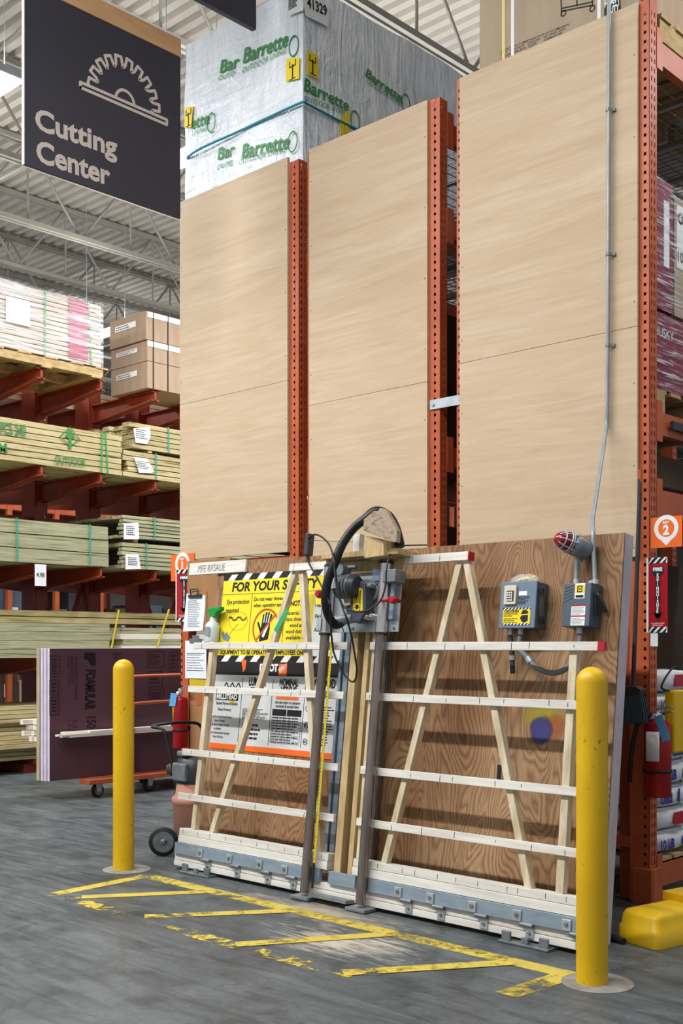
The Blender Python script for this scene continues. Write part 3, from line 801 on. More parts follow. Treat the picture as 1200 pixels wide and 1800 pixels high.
def fire_sign(F, u0, u1, v0, v1, label):
    t = thing('extinguisher_sign', label, 'sign', F.pt((u0 + u1) / 2, v0))
    w = u1 - u0; h = v1 - v0
    MB().fbox(F, u0, u1, v0, v1, 0, .004).build('plate', 'red_paint', t)
    MB().fbox(F, u0 - .012, u0 - .0005, v0, v1, -.02, .004).build('folded_edge', 'white_plain', t)
    k, q = MB(), MB()
    hazard(k, q, F, u0, u1, v1 - h * .075, v1, .004, .006, 3); hazard(k, q, F, u0, u1, v0, v0 + h * .075, .004, .006, 3)
    c = (u0 + u1) / 2
    k.prism(F, [(c - w * .32, v1 - h * .12), (c + w * .32, v1 - h * .12), (c + w * .32, v1 - h * .2), (c + w * .16, v1 - h * .25), (c - w * .16, v1 - h * .25), (c - w * .32, v1 - h * .2)], .0045, .0055)
    k.fbox(F, c - w * .13, c + w * .13, v0 + h * .2, v1 - h * .24, .0045, .0055)
    k.prism(F, [(c - w * .27, v0 + h * .27), (c + w * .27, v0 + h * .27), (c, v0 + h * .15)], .0045, .0055)
    k.build('arrow', 'black_ink', t)
    put_text(q, F, 'FIRE', (c, v1 - h * .18), width=w * .5, cap=h * .045, off=.0065, bold=.06, align='c')
    for i, ch in enumerate('EXTINGUISHER'): put_text(q, F, ch, (c, v1 - h * .25 - i * h * .0445), cap=h * .036, off=.0065, bold=.05, align='c')
    put_text(q, F, 'IN CASE OF FIRE', (c, v0 + h * .115), width=w * .7, cap=h * .014, off=.0055, align='c'); put_text(q, F, 'BREAK SEAL', (c, v0 + h * .09), width=w * .55, cap=h * .014, off=.0055, align='c')
    q.build('lettering', 'white_plain', t)
u0, v0 = B2F.uv(1140, 1112); u1, v1 = B2F.uv(1173, 979)
fire_sign(B2F, u0, u1, v0, v1, 'red FIRE EXTINGUISHER sign in full view at the right edge, under the orange bay sign')
m = MB().fbox(B2F, B2F.uv(1143, 1125)[0], B2F.uv(1156, 1125)[0], B2F.uv(1150, 1136)[1], B2F.uv(1150, 1111)[1], 0, .002)
o = m.build('paper_tag', 'paper'); tag(o, 'small white paper tag below the right fire extinguisher sign', 'tag')
m = MB().fbox(FX(-2.99), 5.7, 5.72, B2F.uv(1145, 950)[1], B2F.uv(1145, 926)[1], 0.02, .022)
# left ones
BLF = FY(5.612)
u0, v0 = BLF.uv(301, 1022); u1, v1 = BLF.uv(342, 972)
bay(BLF, ((u0 + u1) / 2, (v0 + v1) / 2), u1 - u0, v1 - v0, '1', 'square orange sign with a white map pin and the number 1, left rack corner', None)
BLF2 = FY(5.60)
u0, v0 = BLF2.uv(311, 1093); u1, v1 = BLF2.uv(338, 1000)
fire_sign(BLF2, u0, u1, v0, v1, 'red FIRE EXTINGUISHER sign partly hidden behind the left end of the backing board')

def extinguisher(c, r, h, label, tagside, hose):
    t = thing('fire_extinguisher', label, 'fire extinguisher', c)
    c = Vector(c)
    MB().lathe(c, (0, 0, 1), [(0, r * .9), (.01, r), (h * .78, r), (h * .84, r * .92), (h * .885, r * .6), (h * .9, r * .3)], 28).build('cylinder', 'dark_red', t)
    MB().lathe(c + Vector((0, 0, h * .9)), (0, 0, 1), [(0, r * .3), (.03, r * .34), (.045, r * .25)], 14).build('valve', 'bright_chrome', t)
    m = MB(); z = c.z + h * .9
    m.hexa([c + Vector((-.02, -.012, h * .96)), c + Vector((.09, -.012, h * .98)), c + Vector((.09, .012, h * .98)), c + Vector((-.02, .012, h * .96)), c + Vector((-.02, -.012, h * .98)), c + Vector((.09, -.012, h)), c + Vector((.09, .012, h)), c + Vector((-.02, .012, h * .98))])
    m.hexa([c + Vector((-.02, -.01, h * .99)), c + Vector((.085, -.01, h * 1.04)), c + Vector((.085, .01, h * 1.04)), c + Vector((-.02, .01, h * .99)), c + Vector((-.02, -.01, h * 1.005)), c + Vector((.085, -.01, h * 1.06)), c + Vector((.085, .01, h * 1.06)), c + Vector((-.02, .01, h * 1.005))])
    m.build('handle', 'bright_chrome', t, bevel=.002)
    MB().lathe(c + Vector((.0, -r * .34, h * .93)), (0, -1, 0), [(0, .014), (.012, .014)], 14).build('gauge', 'white_plain', t)
    # label wrapped round the front
    a0, a1 = hose['lab']; m = MB(); vs = []
    n = 10
    for z in (h * .42, h * .76):
        for i in range(n + 1):
            a = a0 + (a1 - a0) * i / n; vs.append(c + Vector((math.cos(a) * (r + .0015), math.sin(a) * (r + .0015), z)))
    m.add(vs, [(i, i + 1, n + 2 + i, n + 1 + i) for i in range(n)], True); m.build('paper_label', hose['labmat'], t, solid=.0008)
    m = MB(); m.lathe(c + Vector((0, 0, h * .28)), (0, 0, 1), [(0, r + .001), (.001, r + .004), (.016, r + .004), (.017, r + .001)], 28); m.build('bracket_strap', 'black_ink', t)
    m = MB(); m.box((c.x + hose['bk'][0], c.y + r * .95, c.z + h * .3), (c.x + hose['bk'][1], YF - .0005, c.z + h * .36)); m.build('wall_bracket', 'black_ink', t)
    m = MB(); m.tube(smooth_path([c + Vector(p) for p in hose['pts']]), .013, 10); m.build('hose', 'rubber', t)
    m = MB(); q = c + Vector(tagside)
    d = Vector(hose['tagd']); w = Vector(hose['tagw']); nn = d.cross(w).normalized() * .0015
    m.hexa([q, q + w, q + w + d, q + d, q + nn, q + w + nn, q + w + d + nn, q + d + nn]); m.build('inspection_tag', 'blue_tag', t)
    return t
ce = on_y(1155, 1400, 5.56)
extinguisher((ce.x, 5.56, ce.z), .073, .46, 'red fire extinguisher with black hose and blue tag, beside the right orange upright', (.02, -.075, .43),
             dict(bk=(-.1, .02), lab=(math.radians(-115), math.radians(-55)), labmat='paper', pts=[(-.02, -.03, .44), (-.07, -.06, .41), (-.105, -.065, .3), (-.125, -.06, .17), (-.135, -.05, .07)], tagd=(.05, .0, -.13), tagw=(.045, 0, .015)))
cl = on_y(317, 1314, 5.5)
extinguisher((cl.x, 5.5, cl.z), .058, .45, 'red fire extinguisher with a blue tag, left of the panel saw', (-.06, -.062, .32),
             dict(bk=(-.1, .02), lab=(math.radians(-150), math.radians(-105)), labmat='yellow_label', pts=[(-.02, -.03, .41), (-.05, -.03, .38), (-.07, -.02, .28), (-.066, -.02, .16)], tagd=(.02, .0, .1), tagw=(.075, 0, .0)))
# broom
t = thing('broom', 'push-style corn broom hanging handle up in the gap right of the saw board', 'broom', on_y(1105, 1265, 5.5))
a = on_y(1125, 832, 5.56); b = on_y(1112, 1218, 5.5)
MB().tube([a, b], .012, 12).build('handle', 'plastic_dark', t); MB().tube([a + Vector((0, 0, -.11)), a + Vector((0, 0, .02))], .0135, 12).build('grip', 'orange', t)
BW = FY(5.5)
def bw(px, py): return BW.uv(px, py)
m = MB().prism(BW, [bw(1100, 1224), bw(1128, 1222), bw(1130, 1212), bw(1122, 1206), bw(1103, 1206)], -.03, .03); m.build('broom_cap', 'plastic_dark', t, bevel=.004)
m = MB(); A0, A1, B0, B1 = Vector(bw(1098, 1225)), Vector(bw(1129, 1223)), Vector(bw(1089, 1273)), Vector(bw(1139, 1270))
for j in range(3):
    for i in range(26):
        f = (i + .5) / 26; p = A0.lerp(A1, f); q = B0.lerp(B1, f)
        n = -.02 + .02 * j
        m.tube([BW.pt(p.x, p.y, n), BW.pt((p.x + q.x) / 2, (p.y + q.y) / 2 + random.uniform(-.004, .004), n * 1.2), BW.pt(q.x + random.uniform(-.004, .004), q.y + random.uniform(-.008, .008), n * 1.5)], .0042, 5)
m.build('bristles', 'broom_fibre', t)
# yellow case hanging at the right edge
yc = FX(-2.86)
u0, v0 = yc.uv(1185, 1325); u1, v1 = yc.uv(1212, 1212)
t = thing('yellow_case', 'flat yellow plastic case hanging at the right edge beside the extinguisher', 'case', yc.pt(u0, v0))
m = MB().fbox(yc, u0, u0 + .16, v0, v1, -.06, .0); m.build('shell', 'bin_yellow', t, bevel=.012)
m = MB().tube(smooth_path([yc.pt(u0 + .02, v1 - .005, -.03), yc.pt(u0 - .05, v1 + .02, -.05), yc.pt(u0 + .06, v1 + .12, -.04), yc.pt(u0 + .15, v1 + .11, -.03)]), .006, 8); m.build('cord', 'cable', t)
# bags of product
r = random.Random(4)
zb = .13
def bag(i, z, y0, h, label):
    t = thing('bag', label, 'bag', (XR - .3, y0 + .3, z), 'white printed bags stacked on the right rack')
    m = MB(); nu, nv = 14, 8; vs = []; F = Frame((XR, y0, z), (0, 1, 0), (0, 0, 1), (1, 0, 0))
    W = .56; D = .8
    bm_pts = []
    n = 28
    for j in range(9):
        f = j / 8; v = -1 + 2 * f; s = (1 - abs(v) ** 3) ** .5 if abs(v) < 1 else 0
        zz = z + h * (f) ; e = .05 * (1 - s)
        for k in range(n):
            a = 2 * math.pi * k / n; cx, cy = math.cos(a), math.sin(a)
            q = max(abs(cx), abs(cy)); sx = math.copysign(abs(cx) ** .45, cx); sy = math.copysign(abs(cy) ** .45, cy)
            p = Vector((XR - D / 2 + sx * (D / 2 - e), y0 + W / 2 + sy * (W / 2 - e), zz))
            p += Vector((0, 0, .012 * noise.noise(p * 6 + Vector((i, 0, 0))))); vs.append(p)
    m.add(vs, [(j * n + k, j * n + (k + 1) % n, (j + 1) * n + (k + 1) % n, (j + 1) * n + k) for j in range(8) for k in range(n)], True)
    m.add(vs[:n], [tuple(range(n - 1, -1, -1))]); m.add(vs[-n:], [tuple(range(n))])
    m.build('sack', 'bag_white', t)
    F2 = FX(XR + .004); zz = z + h * .22; kk = MB()
    c = ['bag_blue', 'bag_red'][i % 2]
    if i % 3 == 0:
        put_text(kk, F2, '10 LB', (y0 + .05, zz), cap=h * .45, bold=.05); put_text(kk, F2, '10 LB', (y0 + .3, zz), cap=h * .45, bold=.05); c = 'bag_blue'
    elif i % 3 == 1:
        kk.fbox(F2, y0 + .2, y0 + .33, zz - h * .02, zz + h * .6, 0, .002); kk.fbox(F2, y0 + .4, y0 + .5, zz, zz + h * .5, 0, .002)
    else:
        put_text(kk, F2, 'Unti', (y0 + .04, zz), cap=h * .5, bold=.05); kk.fbox(F2, y0 + .25, y0 + .27, zz - h * .05, zz + h * .65, 0, .002); c = 'bag_blue'
    kk.build('print', c, t)
z = .245
for i in range(8):
    h = .125 + .012 * r.random()
    bag(i, z, 5.77 + .02 * r.random(), h - .016, ['white printed plastic bag, %s of the bag stack in the right rack' % w for w in ('lowest', 'second from bottom', 'third from bottom', 'fourth from bottom', 'fourth from top', 'third from top', 'second from top', 'topmost')][i])
    z += h
t = thing('pallet', 'wooden pallet under the stack of white bags on the floor', 'pallet', (-3.5, 6.2, 0))
m = MB()
for i in range(5): m.box((-3.9, 5.8 + i * .15, .215), (-3.01, 5.92 + i * .15, .233))
m.build('deck_boards', 'pallet_wood', t)
# yellow upturned tub
p0 = on_floor(1155, 1671); p1 = on_floor(1083, 1651)
ux = (p1 - p0); ux.z = 0; wx = ux.length; ux.normalize(); uy = Vector((-ux.y, ux.x, 0)) * -1
if uy.y < 0: uy = -uy
TF = Frame((p0.x, p0.y, 0), ux, uy, (0, 0, 1))
t = thing('plastic_tub', 'yellow moulded plastic tub lying upside down on the floor at bottom right', 'tub', TF.pt(.15, .2, 0))
def ringpts(u0, u1, v0, v1, z, r=.03, k=4):
    out = []
    for (cx, cy, a0) in ((u1 - r, v1 - r, 0), (u0 + r, v1 - r, 90), (u0 + r, v0 + r, 180), (u1 - r, v0 + r, 270)):
        for i in range(k + 1):
            a = math.radians(a0 + 90 * i / k); out.append(TF.pt(cx + r * math.cos(a), cy + r * math.sin(a), z))
    return out
m = MB(); lev = [(0, wx, 0, .55, .0), (.0, wx, 0, .55, .075), (.012, wx - .006, .01, .545, .083), (.016, wx - .010, .016, .54, .128), (.026, wx - .02, .03, .52, .148), (.06, wx - .05, .08, .48, .156)]
vs = []
for l in lev: vs += ringpts(*l)
n = 20
m.add(vs, [(j * n + k, j * n + (k + 1) % n, (j + 1) * n + (k + 1) % n, (j + 1) * n + k) for j in range(len(lev) - 1) for k in range(n)], True)
m.add(vs[-n:], [tuple(range(n))]); m.build('shell', 'bin_yellow', t)
m = MB(); vs = ringpts(-.012, wx + .008, .34, .56, .1, .01) + ringpts(-.012, wx + .008, .34, .56, .19, .01)
m.add(vs, [(k, (k + 1) % n, n + (k + 1) % n, n + k) for k in range(n)]); m.add(vs[-n:], [tuple(range(n))]); m.build('rim_flange', 'bin_yellow', t)
m = MB(); m.hexa([TF.pt(-.004, .2, .05), TF.pt(.0, .2, .05), TF.pt(.0, .225, .05), TF.pt(-.004, .225, .05), TF.pt(-.004, .2, .08), TF.pt(.0, .2, .08), TF.pt(.0, .225, .08), TF.pt(-.004, .225, .08)]); m.build('plug', 'rubber', t)
# debris strip behind bollard
m = MB(); q0 = on_floor(1068, 1650); q1 = on_floor(1096, 1661)
m.tube([q0 + Vector((0, 0, .016)), q1 + Vector((0, 0, .016))], .016, 10); o = m.build('rubber_strip', 'rubber'); tag(o, 'short black rubber strip on the floor between right bollard and yellow tub', 'rubber strip')
# dark filler cartons added inside the racks to block light through the slots
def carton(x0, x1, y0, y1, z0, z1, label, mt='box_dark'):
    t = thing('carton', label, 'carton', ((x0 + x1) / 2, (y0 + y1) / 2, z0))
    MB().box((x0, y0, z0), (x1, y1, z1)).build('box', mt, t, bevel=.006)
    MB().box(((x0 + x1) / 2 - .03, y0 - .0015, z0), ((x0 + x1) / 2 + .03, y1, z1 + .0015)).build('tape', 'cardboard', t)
carton(-6.9, -5.82, 5.8, 7.6, 2.7, 3.95, 'dark filler carton added in the left rack to block light beside the leftmost panel')
carton(-5.5, -4.6, 5.8, 7.8, 2.7, 3.6, 'dark filler carton added in the middle rack to block light under the wire deck')
carton(-4.2, -3.93, 5.8, 7.9, .25, 2.0, 'dark filler carton added low in the right rack behind the saw board')
carton(-5.5, -4.6, 5.9, 7.8, .25, 2.2, 'dark filler carton added low in the middle rack behind the saw')
carton(-6.9, -5.85, 5.9, 7.8, .25, 1.9, 'dark filler carton added low in the left rack behind the saw')
carton(-4.15, -3.1, 5.85, 7.9, 2.32, 2.5, 'flat dark filler carton added in the right rack between the two lower beams')
# ================================================================ PLYWOOD BACKING BOARD LEANING BEHIND THE SAW
ST = 1 / math.cos(TILT)
def S(z): return z * ST
bt = thing('backing_board', 'large brown grained plywood backing board leaning behind the panel saw', 'plywood board', (-4.3, 4.72, 0))
bx1 = BRD.uv(1096, 960)[0]; btop = BRD.uv(1096, 936)[1]
MB().fbox(BRD, -5.74, bx1, .09, btop, -.012, 0).build('plywood_face', 'fir_ply', bt, bevel=.002)
m = MB()
m.fbox(BRD, bx1 - .04, bx1 + .001, .002, btop, -.09, -.0125); m.fbox(BRD, -5.74, -5.70, .002, btop - .001, -.09, -.0125)
m.fbox(BRD, -5.70, bx1 - .04, btop - .04, btop, -.09, -.0125); m.fbox(BRD, -5.70, bx1 - .04, .002, .085, -.09, -.0125)
m.build('frame_edge', 'white_edge', bt, bevel=.002)
u0, v0 = BRD.uv(328, 1012, .02); u1, v1 = BRD.uv(432, 985, .02)
m = MB().fbox(BRD, u0 + .02, u1, BRD.uv(380, 1008, .02)[1], BRD.uv(380, 987, .02)[1], .001, .02); cap = m.build('top_batten', 'cream_wood', bt, bevel=.002)
k = MB(); x = BRD.uv(348, 1000, .0215)[0]; x2 = BRD.uv(395, 998, .0215)[0]; yv = BRD.uv(370, 999, .0215)[1]
put_text(k, BRD, 'MFE 8XSAUE', (x, yv - .022), width=(x2 - x), cap=.048, off=.0215, bold=-.012); k.build('pencil_writing', 'grey_ink', cap)
# spray paint marks
for (px, py, rx, ry, mt, off) in ((952, 1260, .15, .085, 'spray_yellow', .0006), (975, 1278, .09, .08, 'spray_orange', .0010), (950, 1284, .078, .085, 'spray_purple', .0014)):
    u, v = BRD.uv(px, py); MB().disc(BRD, (u, v), rx, off, off + .0003, 32, ry).build('spray_mark', mt, bt)
u, v = BRD.uv(877, 1365); MB().fbox(BRD, u - .012, u + .012, v - .05, v + .06, .0006, .003).build('slot', 'black_ink', bt)

# ================================================================ POSTERS
PX0 = BRD.uv(395, 1012)[0]; PX1 = BRD.uv(587, 1330)[0]
zt_ = BRD.uv(395, 1011)[1]; zm = BRD.uv(378, 1163)[1]; zb_ = BRD.uv(364, 1314)[1]
t = thing('safety_poster', 'yellow safety poster with striped borders and a no gloves symbol', 'poster', BRD.pt(PX0, zm))
zm += .002
hs = .04
MB().fbox(BRD, PX0, PX1, zm, zt_, .001, .003).build('sheet', 'white_plain', t)
XW = -4.815; zl = BRD.uv(385, 1046)[1]; v2 = zm + .083
m = MB(); m.fbox(BRD, PX0, XW, zm + hs, zt_ - hs, .003, .0036); m.fbox(BRD, XW, PX1, zl, zt_ - hs, .003, .0036); m.build('yellow_field', 'yellow_poster', t)
k, q = MB(), MB()
hazard(k, q, BRD, PX0, PX1, zt_ - hs, zt_, .003, .0045, 8, .9); hazard(k, q, BRD, PX0, PX1, zm, zm + hs, .003, .0045, 8, .9)
put_text(k, BRD, 'FOR YOUR SAFETY', (PX0 + .09, zl + .018), width=.78, cap=(zt_ - hs - zl) * .62, off=.0045, bold=.035, shear=.12)
k.fbox(BRD, PX0, PX1, zl - .003, zl, .003, .0042)
for u in (-5.375, -5.066): k.fbox(BRD, u - .002, u + .002, v2, zl, .003, .0042)
put_text(k, BRD, 'Eye protection', (PX0 + .05, zl - .065), width=.215, cap=.03, off=.0045, bold=.02, shear=.1)
put_text(k, BRD, 'required', (PX0 + .045, zl - .12), width=.125, cap=.03, off=.0045, bold=.02, shear=.1)
put_text(k, BRD, 'Do not wear gloves', (-5.355, zl - .05), width=.265, cap=.024, off=.0045, bold=.02, shear=.1)
put_text(k, BRD, 'when operating saw', (-5.355, zl - .09), width=.265, cap=.024, off=.0045, bold=.02, shear=.1)
put_text(k, BRD, 'NOTICE', (-4.945, zl - .09), width=.14, cap=.032, off=.0045, bold=.04, align='c')
for i, s in enumerate(('Material safety', 'data sheets on', 'wood and', 'wood dust are', 'available on', 'request.')):
    put_text(k, BRD, s, (-4.945, zl - .145 - .038 * i), cap=.024, off=.0045, bold=.015, align='c', width=.012 * len(s) + .035)
put_text(k, BRD, 'EQUIPMENT TO BE OPERATED BY EMPLOYEES ONLY', (PX0 + .03, zm + .048), width=.8, cap=.026, off=.0045, bold=.04)
# goggles sketch
c0 = Vector((-5.49, v2 + .16))
for a in range(2): k.stroke(BRD, [c0 + Vector((-.09 + .012 * i, .035 + .012 * math.sin(i * .9 + a))) for i in range(15)], .004 + .002 * a, .003, .0042)
k.stroke(BRD, [c0 + Vector((.09 * math.cos(i * .4), .06 * math.sin(i * .4) + .02)) for i in range(17)], .0015, .003, .0042)
k.stroke(BRD, [c0 + Vector((-.08, -.07)), c0 + Vector((0, .0))], .003, .003, .0042)
# hand
h0 = Vector((-5.225, v2 + .135))
k.prism(BRD, [h0 + Vector(p) for p in ((-.05, -.09), (.03, -.075), (.04, .0), (.035, .04), (-.035, .04), (-.05, -.02))], .003, .0042)
for i in range(4): k.fbar(BRD, h0 + Vector((-.03 + .021 * i, .03)), h0 + Vector((-.025 + .024 * i, .085 + .012 * (i in (1, 2)))), .016, .003, .0042)
k.fbar(BRD, h0 + Vector((-.045, -.02)), h0 + Vector((-.075, .035)), .016, .003, .0042)
k.build('black_print', 'black_ink', t); q.build('white_print', 'white_plain', t)
q = MB()
for i in range(3): q.fbar(BRD, h0 + Vector((-.02 + .02 * i, .03)), h0 + Vector((-.015 + .023 * i, .08)), .007, .0043, .005)
q.fbar(BRD, h0 + Vector((-.02, -.06)), h0 + Vector((.02, .02)), .02, .0043, .005); q.build('white_print', 'white_plain', t)
q = MB(); q.ring(BRD, h0, .108, .122, .003, .0046, 36); q.fbar(BRD, h0 + Vector((-.078, -.078)), h0 + Vector((.078, .078)), .014, .003, .0052); q.build('prohibition_ring', 'orange', t)
q = MB(); q.prism(BRD, [c0 + Vector(p) for p in ((-.155, -.05), (-.13, -.1), (-.08, -.115), (-.055, -.085), (-.085, -.07), (-.1, -.05), (-.12, -.065), (-.135, -.045))], .003, .0042); q.build('grey_print', 'blue_grey_steel', t)
k = MB(); put_text(k, BRD, 'NEED HELP', (XW + .015, zl - .1), cap=.03, off=.0045, bold=.02, width=.2); put_text(k, BRD, 'First time?', (XW + .02, zl - .17), cap=.024, off=.0045, width=.16); put_text(k, BRD, 'Ask an associate', (XW + .02, zl - .25), cap=.022, off=.0045, width=.2); k.build('black_print', 'black_ink', t)

t = thing('lumber_poster', 'white and black lumber guide poster with orange bottom strip, below the yellow poster', 'poster', BRD.pt(PX0, zb_))
MB().fbox(BRD, PX0, PX1, zb_, zm - .004, .001, .003).build('sheet', 'poster_paper', t)
hb = .082; zh = zm - .004 - hb
m = MB().fbox(BRD, PX0, PX1, zh, zm - .004, .003, .004); m.build('header', 'black_ink', t)
MB().fbox(BRD, PX0, PX1, zb_, zb_ + .035, .003, .004).build('orange_strip', 'sign_orange', t)
u, v = BRD.uv(498, 1174); m = MB(); m.fbox(BRD, u - .036, u + .036, zh + .004, zh + .076, .004, .005); lg = m.build('logo_square', 'sign_orange', t)
k = MB(); put_text(k, BRD, 'THE', (u - .03, zh + .025), cap=.018, off=.006, bold=.03, dirv=(1, .7)); k.stroke(BRD, [(u - .028, zh + .03), (u + .03, zh + .078)], .004, .005, .0058); k.stroke(BRD, [(u - .02, zh + .02), (u + .032, zh + .06)], .004, .005, .0058); k.build('logo_lettering', 'white_plain', lg)
q = MB(); put_text(q, BRD, 'DEPOT', (u - .045, zh + .03), cap=.042, off=.005, bold=.05, align='r', width=.165); q.build('white_print', 'white_plain', t)
k = MB()
cx = [PX0, -5.395, -5.115, -4.83, PX1]
u, v = BRD.uv(429, 1170)
for i in range(1, 4): k.fbox(BRD, cx[i] - .002, cx[i] + .002, zb_ + .05, zh - .02, .003, .004)
put_text(k, BRD, 'LUMBER', ((cx[1] + cx[2]) / 2, zh - .062), width=.16, cap=.048, off=.0045, bold=.045, align='c'); put_text(k, BRD, 'SIZES', ((cx[1] + cx[2]) / 2, zh - .122), width=.13, cap=.046, off=.0045, bold=.045, align='c')
put_text(k, BRD, 'NOMINAL', ((cx[2] + cx[3]) / 2, zh - .058), width=.165, cap=.042, off=.0045, bold=.04, align='c'); put_text(k, BRD, 'VERSUS', ((cx[2] + cx[3]) / 2, zh - .106), width=.14, cap=.042, off=.0045, bold=.04, align='c')
put_text(k, BRD, 'PLYWOOD', ((cx[3] + cx[4]) / 2 - .005, zh - .062), width=.23, cap=.05, off=.0045, bold=.04, align='c')
k.fbox(BRD, PX0 + .02, cx[1] - .03, zh - .165, zh - .12, .003, .004)
zz = zb_ + .235
k.fbox(BRD, cx[2] + .015, (cx[2] + cx[3]) / 2 - .003, zz, zz + .04, .003, .004); k.fbox(BRD, (cx[2] + cx[3]) / 2 + .003, cx[3] - .015, zz, zz + .04, .003, .004)
for i in range(10): k.fbox(BRD, cx[2] + .015, cx[3] - .015, zz - .017 * (i + 1), zz - .017 * (i + 1) + .0015, .003, .004)
for i in range(6): u = cx[2] + .015 + (cx[3] - cx[2] - .03) * i / 5; k.fbox(BRD, u - .001, u + .001, zz - .17, zz, .003, .004)
lines(k, BRD, cx[2] + .02, cx[3] - .02, zz - .003, zz - .17, 10, .004, .35, 8)
put_text(k, BRD, 'Use this chart to compare', ((cx[2] + cx[3]) / 2, zz + .075), width=.22, cap=.016, off=.0045, align='c'); put_text(k, BRD, 'nominal & actual sizes', ((cx[2] + cx[3]) / 2, zz + .052), width=.2, cap=.016, off=.0045, align='c')
for i, s in enumerate(('Sanded Plywood Quality', 'Wood Products')): put_text(k, BRD, s, (PX0 + .03 + .02 * i, zb_ + .285 - .04 * i), width=(.21, .13)[i], cap=.018, off=.0045, bold=.015)
for i, s in enumerate(('Do Sand Rough Spots', 'Use a Primer', 'Use Lumber Graded', 'to Build', 'Guaranteed Quality', 'Fast Finish')):
    if i % 2 == 0: k.disc(BRD, (PX0 + .012, zb_ + .205 - .026 * i), .006, .003, .004, 10)
    put_text(k, BRD, s, (PX0 + .026, zb_ + .2 - .026 * i), width=.0088 * len(s), cap=.014, off=.0045, bold=.012)
lines(k, BRD, cx[1] + .02, cx[2] - .02, zh - .21, zb_ + .2, 9, .004, .5, 5); lines(k, BRD, cx[1] + .03, cx[2] - .05, zb_ + .18, zb_ + .07, 4, .004, .5, 6)
for i, s in enumerate(('C', 'BC', 'AC')): k.ring(BRD, (cx[3] + .035, zh - .19 - .1 * i), .016, .02, .003, .004, 14); put_text(k, BRD, s, (cx[3] + .035, zh - .198 - .1 * i), cap=.016, off=.0045, bold=.02, align='c')
lines(k, BRD, cx[3] + .07, cx[4] - .02, zh - .17, zb_ + .07, 15, .004, .45, 9)
k.stroke(BRD, [(PX0 + .1 + .012 * i, zh - .07 + .018 * math.sin(i * 1.3)) for i in range(14)], .009, .003, .004)
k.build('black_print', 'black_ink', t)
q = MB(); q.fbox(BRD, cx[2] + .04, cx[3] - .05, zz + .1, zz + .118, .003, .004); q.prism(BRD, [BRD.uv(425, 1160), BRD.uv(434, 1160), BRD.uv(432, 1176), BRD.uv(428, 1182)], .004, .005); q.build('orange_print', 'sign_orange', t)
q = MB(); put_text(q, BRD, 'MILLSTEAD', (PX0 + .03, zh - .157), width=cx[1] - PX0 - .07, cap=.03, off=.005, bold=.03); q.build('white_print', 'white_plain', t)
m = MB(); u, v = BRD.uv(409, 1235); m.disc(BRD, (u, v), .018, .003, .004); m.build('yellow_seal', 'tape_yellow', t)

# clipboard, loose sheet, spray bottle, small sign at the left end of the board
CF = FY(5.555)
t = thing('notice_board', 'plain brown board on the left rack face behind the clipboards', 'board', CF.hit(350, 1108))
MB().fbox(CF, CF.uv(329, 1050)[0], -6.35, CF.uv(340, 1109)[1], CF.uv(340, 985)[1], -.0005, -.0225).build('sheet', 'brown_board', t, bevel=.002)
t = thing('notice_board', 'lower brown board on the left rack face behind the fire extinguisher', 'board', CF.hit(345, 1335))
MB().fbox(CF, CF.uv(334, 1250)[0], -6.35, CF.uv(340, 1338)[1], CF.uv(340, 1210)[1], -.0005, -.0225).build('sheet', 'brown_board', t, bevel=.002)
t = thing('clipboard', 'clipboard with printed white sheets left of the saw, the upper of two', 'clipboard', CF.hit(345, 1110))
u0, v0 = CF.uv(323, 1110); u1, v1 = CF.uv(362, 1042)
MB().prism(CF, [(u0 + .03, v0 + .02), (u1 + .01, v0), (u1 + .015, v1 + .01), (u0 + .05, v1 + .01)], 0, .004).build('board', 'brown_board', t)
m = MB().prism(CF, [(u0, v0), (u1 - .03, v0 + .005), (u1, v1 - .1), (u1, v1 - .02), (u0 + .045, v1)], .0045, .0085); m.build('paper', 'paper', t)
k = MB(); lines(k, CF, u0 + .06, u1 - .05, v1 - .05, v0 + .03, 16, .0092, .35, 2); k.build('print', 'grey_ink', t)
m = MB(); m.fbox(CF, u0 + .075, u1 - .035, v1 - .035, v1 - .01, .009, .02); m.tube([CF.pt(u0 + .1, v1 - .01, .014), CF.pt(u0 + .1, v1 + .03, .018), CF.pt(u1 - .08, v1 + .03, .018), CF.pt(u1 - .08, v1 - .01, .014)], .005, 8); m.build('clip', 'plastic_dark', t)
t = thing('clipboard', 'white printed form on a clip, below the upper clipboard', 'clipboard', CF.hit(345, 1190))
u0, v0 = CF.uv(326, 1192); u1, v1 = CF.uv(363, 1126)
MB().fbox(CF, u0, u1, v0, v1, 0, .004).build('paper', 'paper', t)
k = MB(); lines(k, CF, u0 + .02, u1 - .02, v1 - .1, v0 + .05, 7, .0046, .3, 12); k.fbox(CF, u0 + .02, u1 - .02, v1 - .1, v1 - .095, .004, .0046); k.fbox(CF, u0 + .02, u1 - .02, v1 - .23, v1 - .226, .004, .0046); k.build('print', 'grey_ink', t)
m = MB(); m.fbox(CF, u0 + .06, u1 - .05, v1 - .015, v1 + .015, .004, .014); m.fbox(CF, u0 + .09, u1 - .08, v1 + .015, v1 + .04, .004, .01); m.build('clip', 'cast_grey', t, bevel=.003)
t = thing('spray_bottle', 'grey spray bottle with green trigger head at left of the yellow poster', 'spray bottle', BRD.hit(370, 1130, .05))
u, v0 = BRD.uv(371, 1130, .05); v1 = BRD.uv(371, 1067, .05)[1]; H = v1 - v0
c = BRD.pt(u, v0, .05)
MB().lathe(c, BRD.v, [(0, .045), (.01, .048), (H * .48, .048), (H * .56, .036), (H * .6, .022), (H * .72, .02)], 24).build('bottle', 'bottle_grey', t)
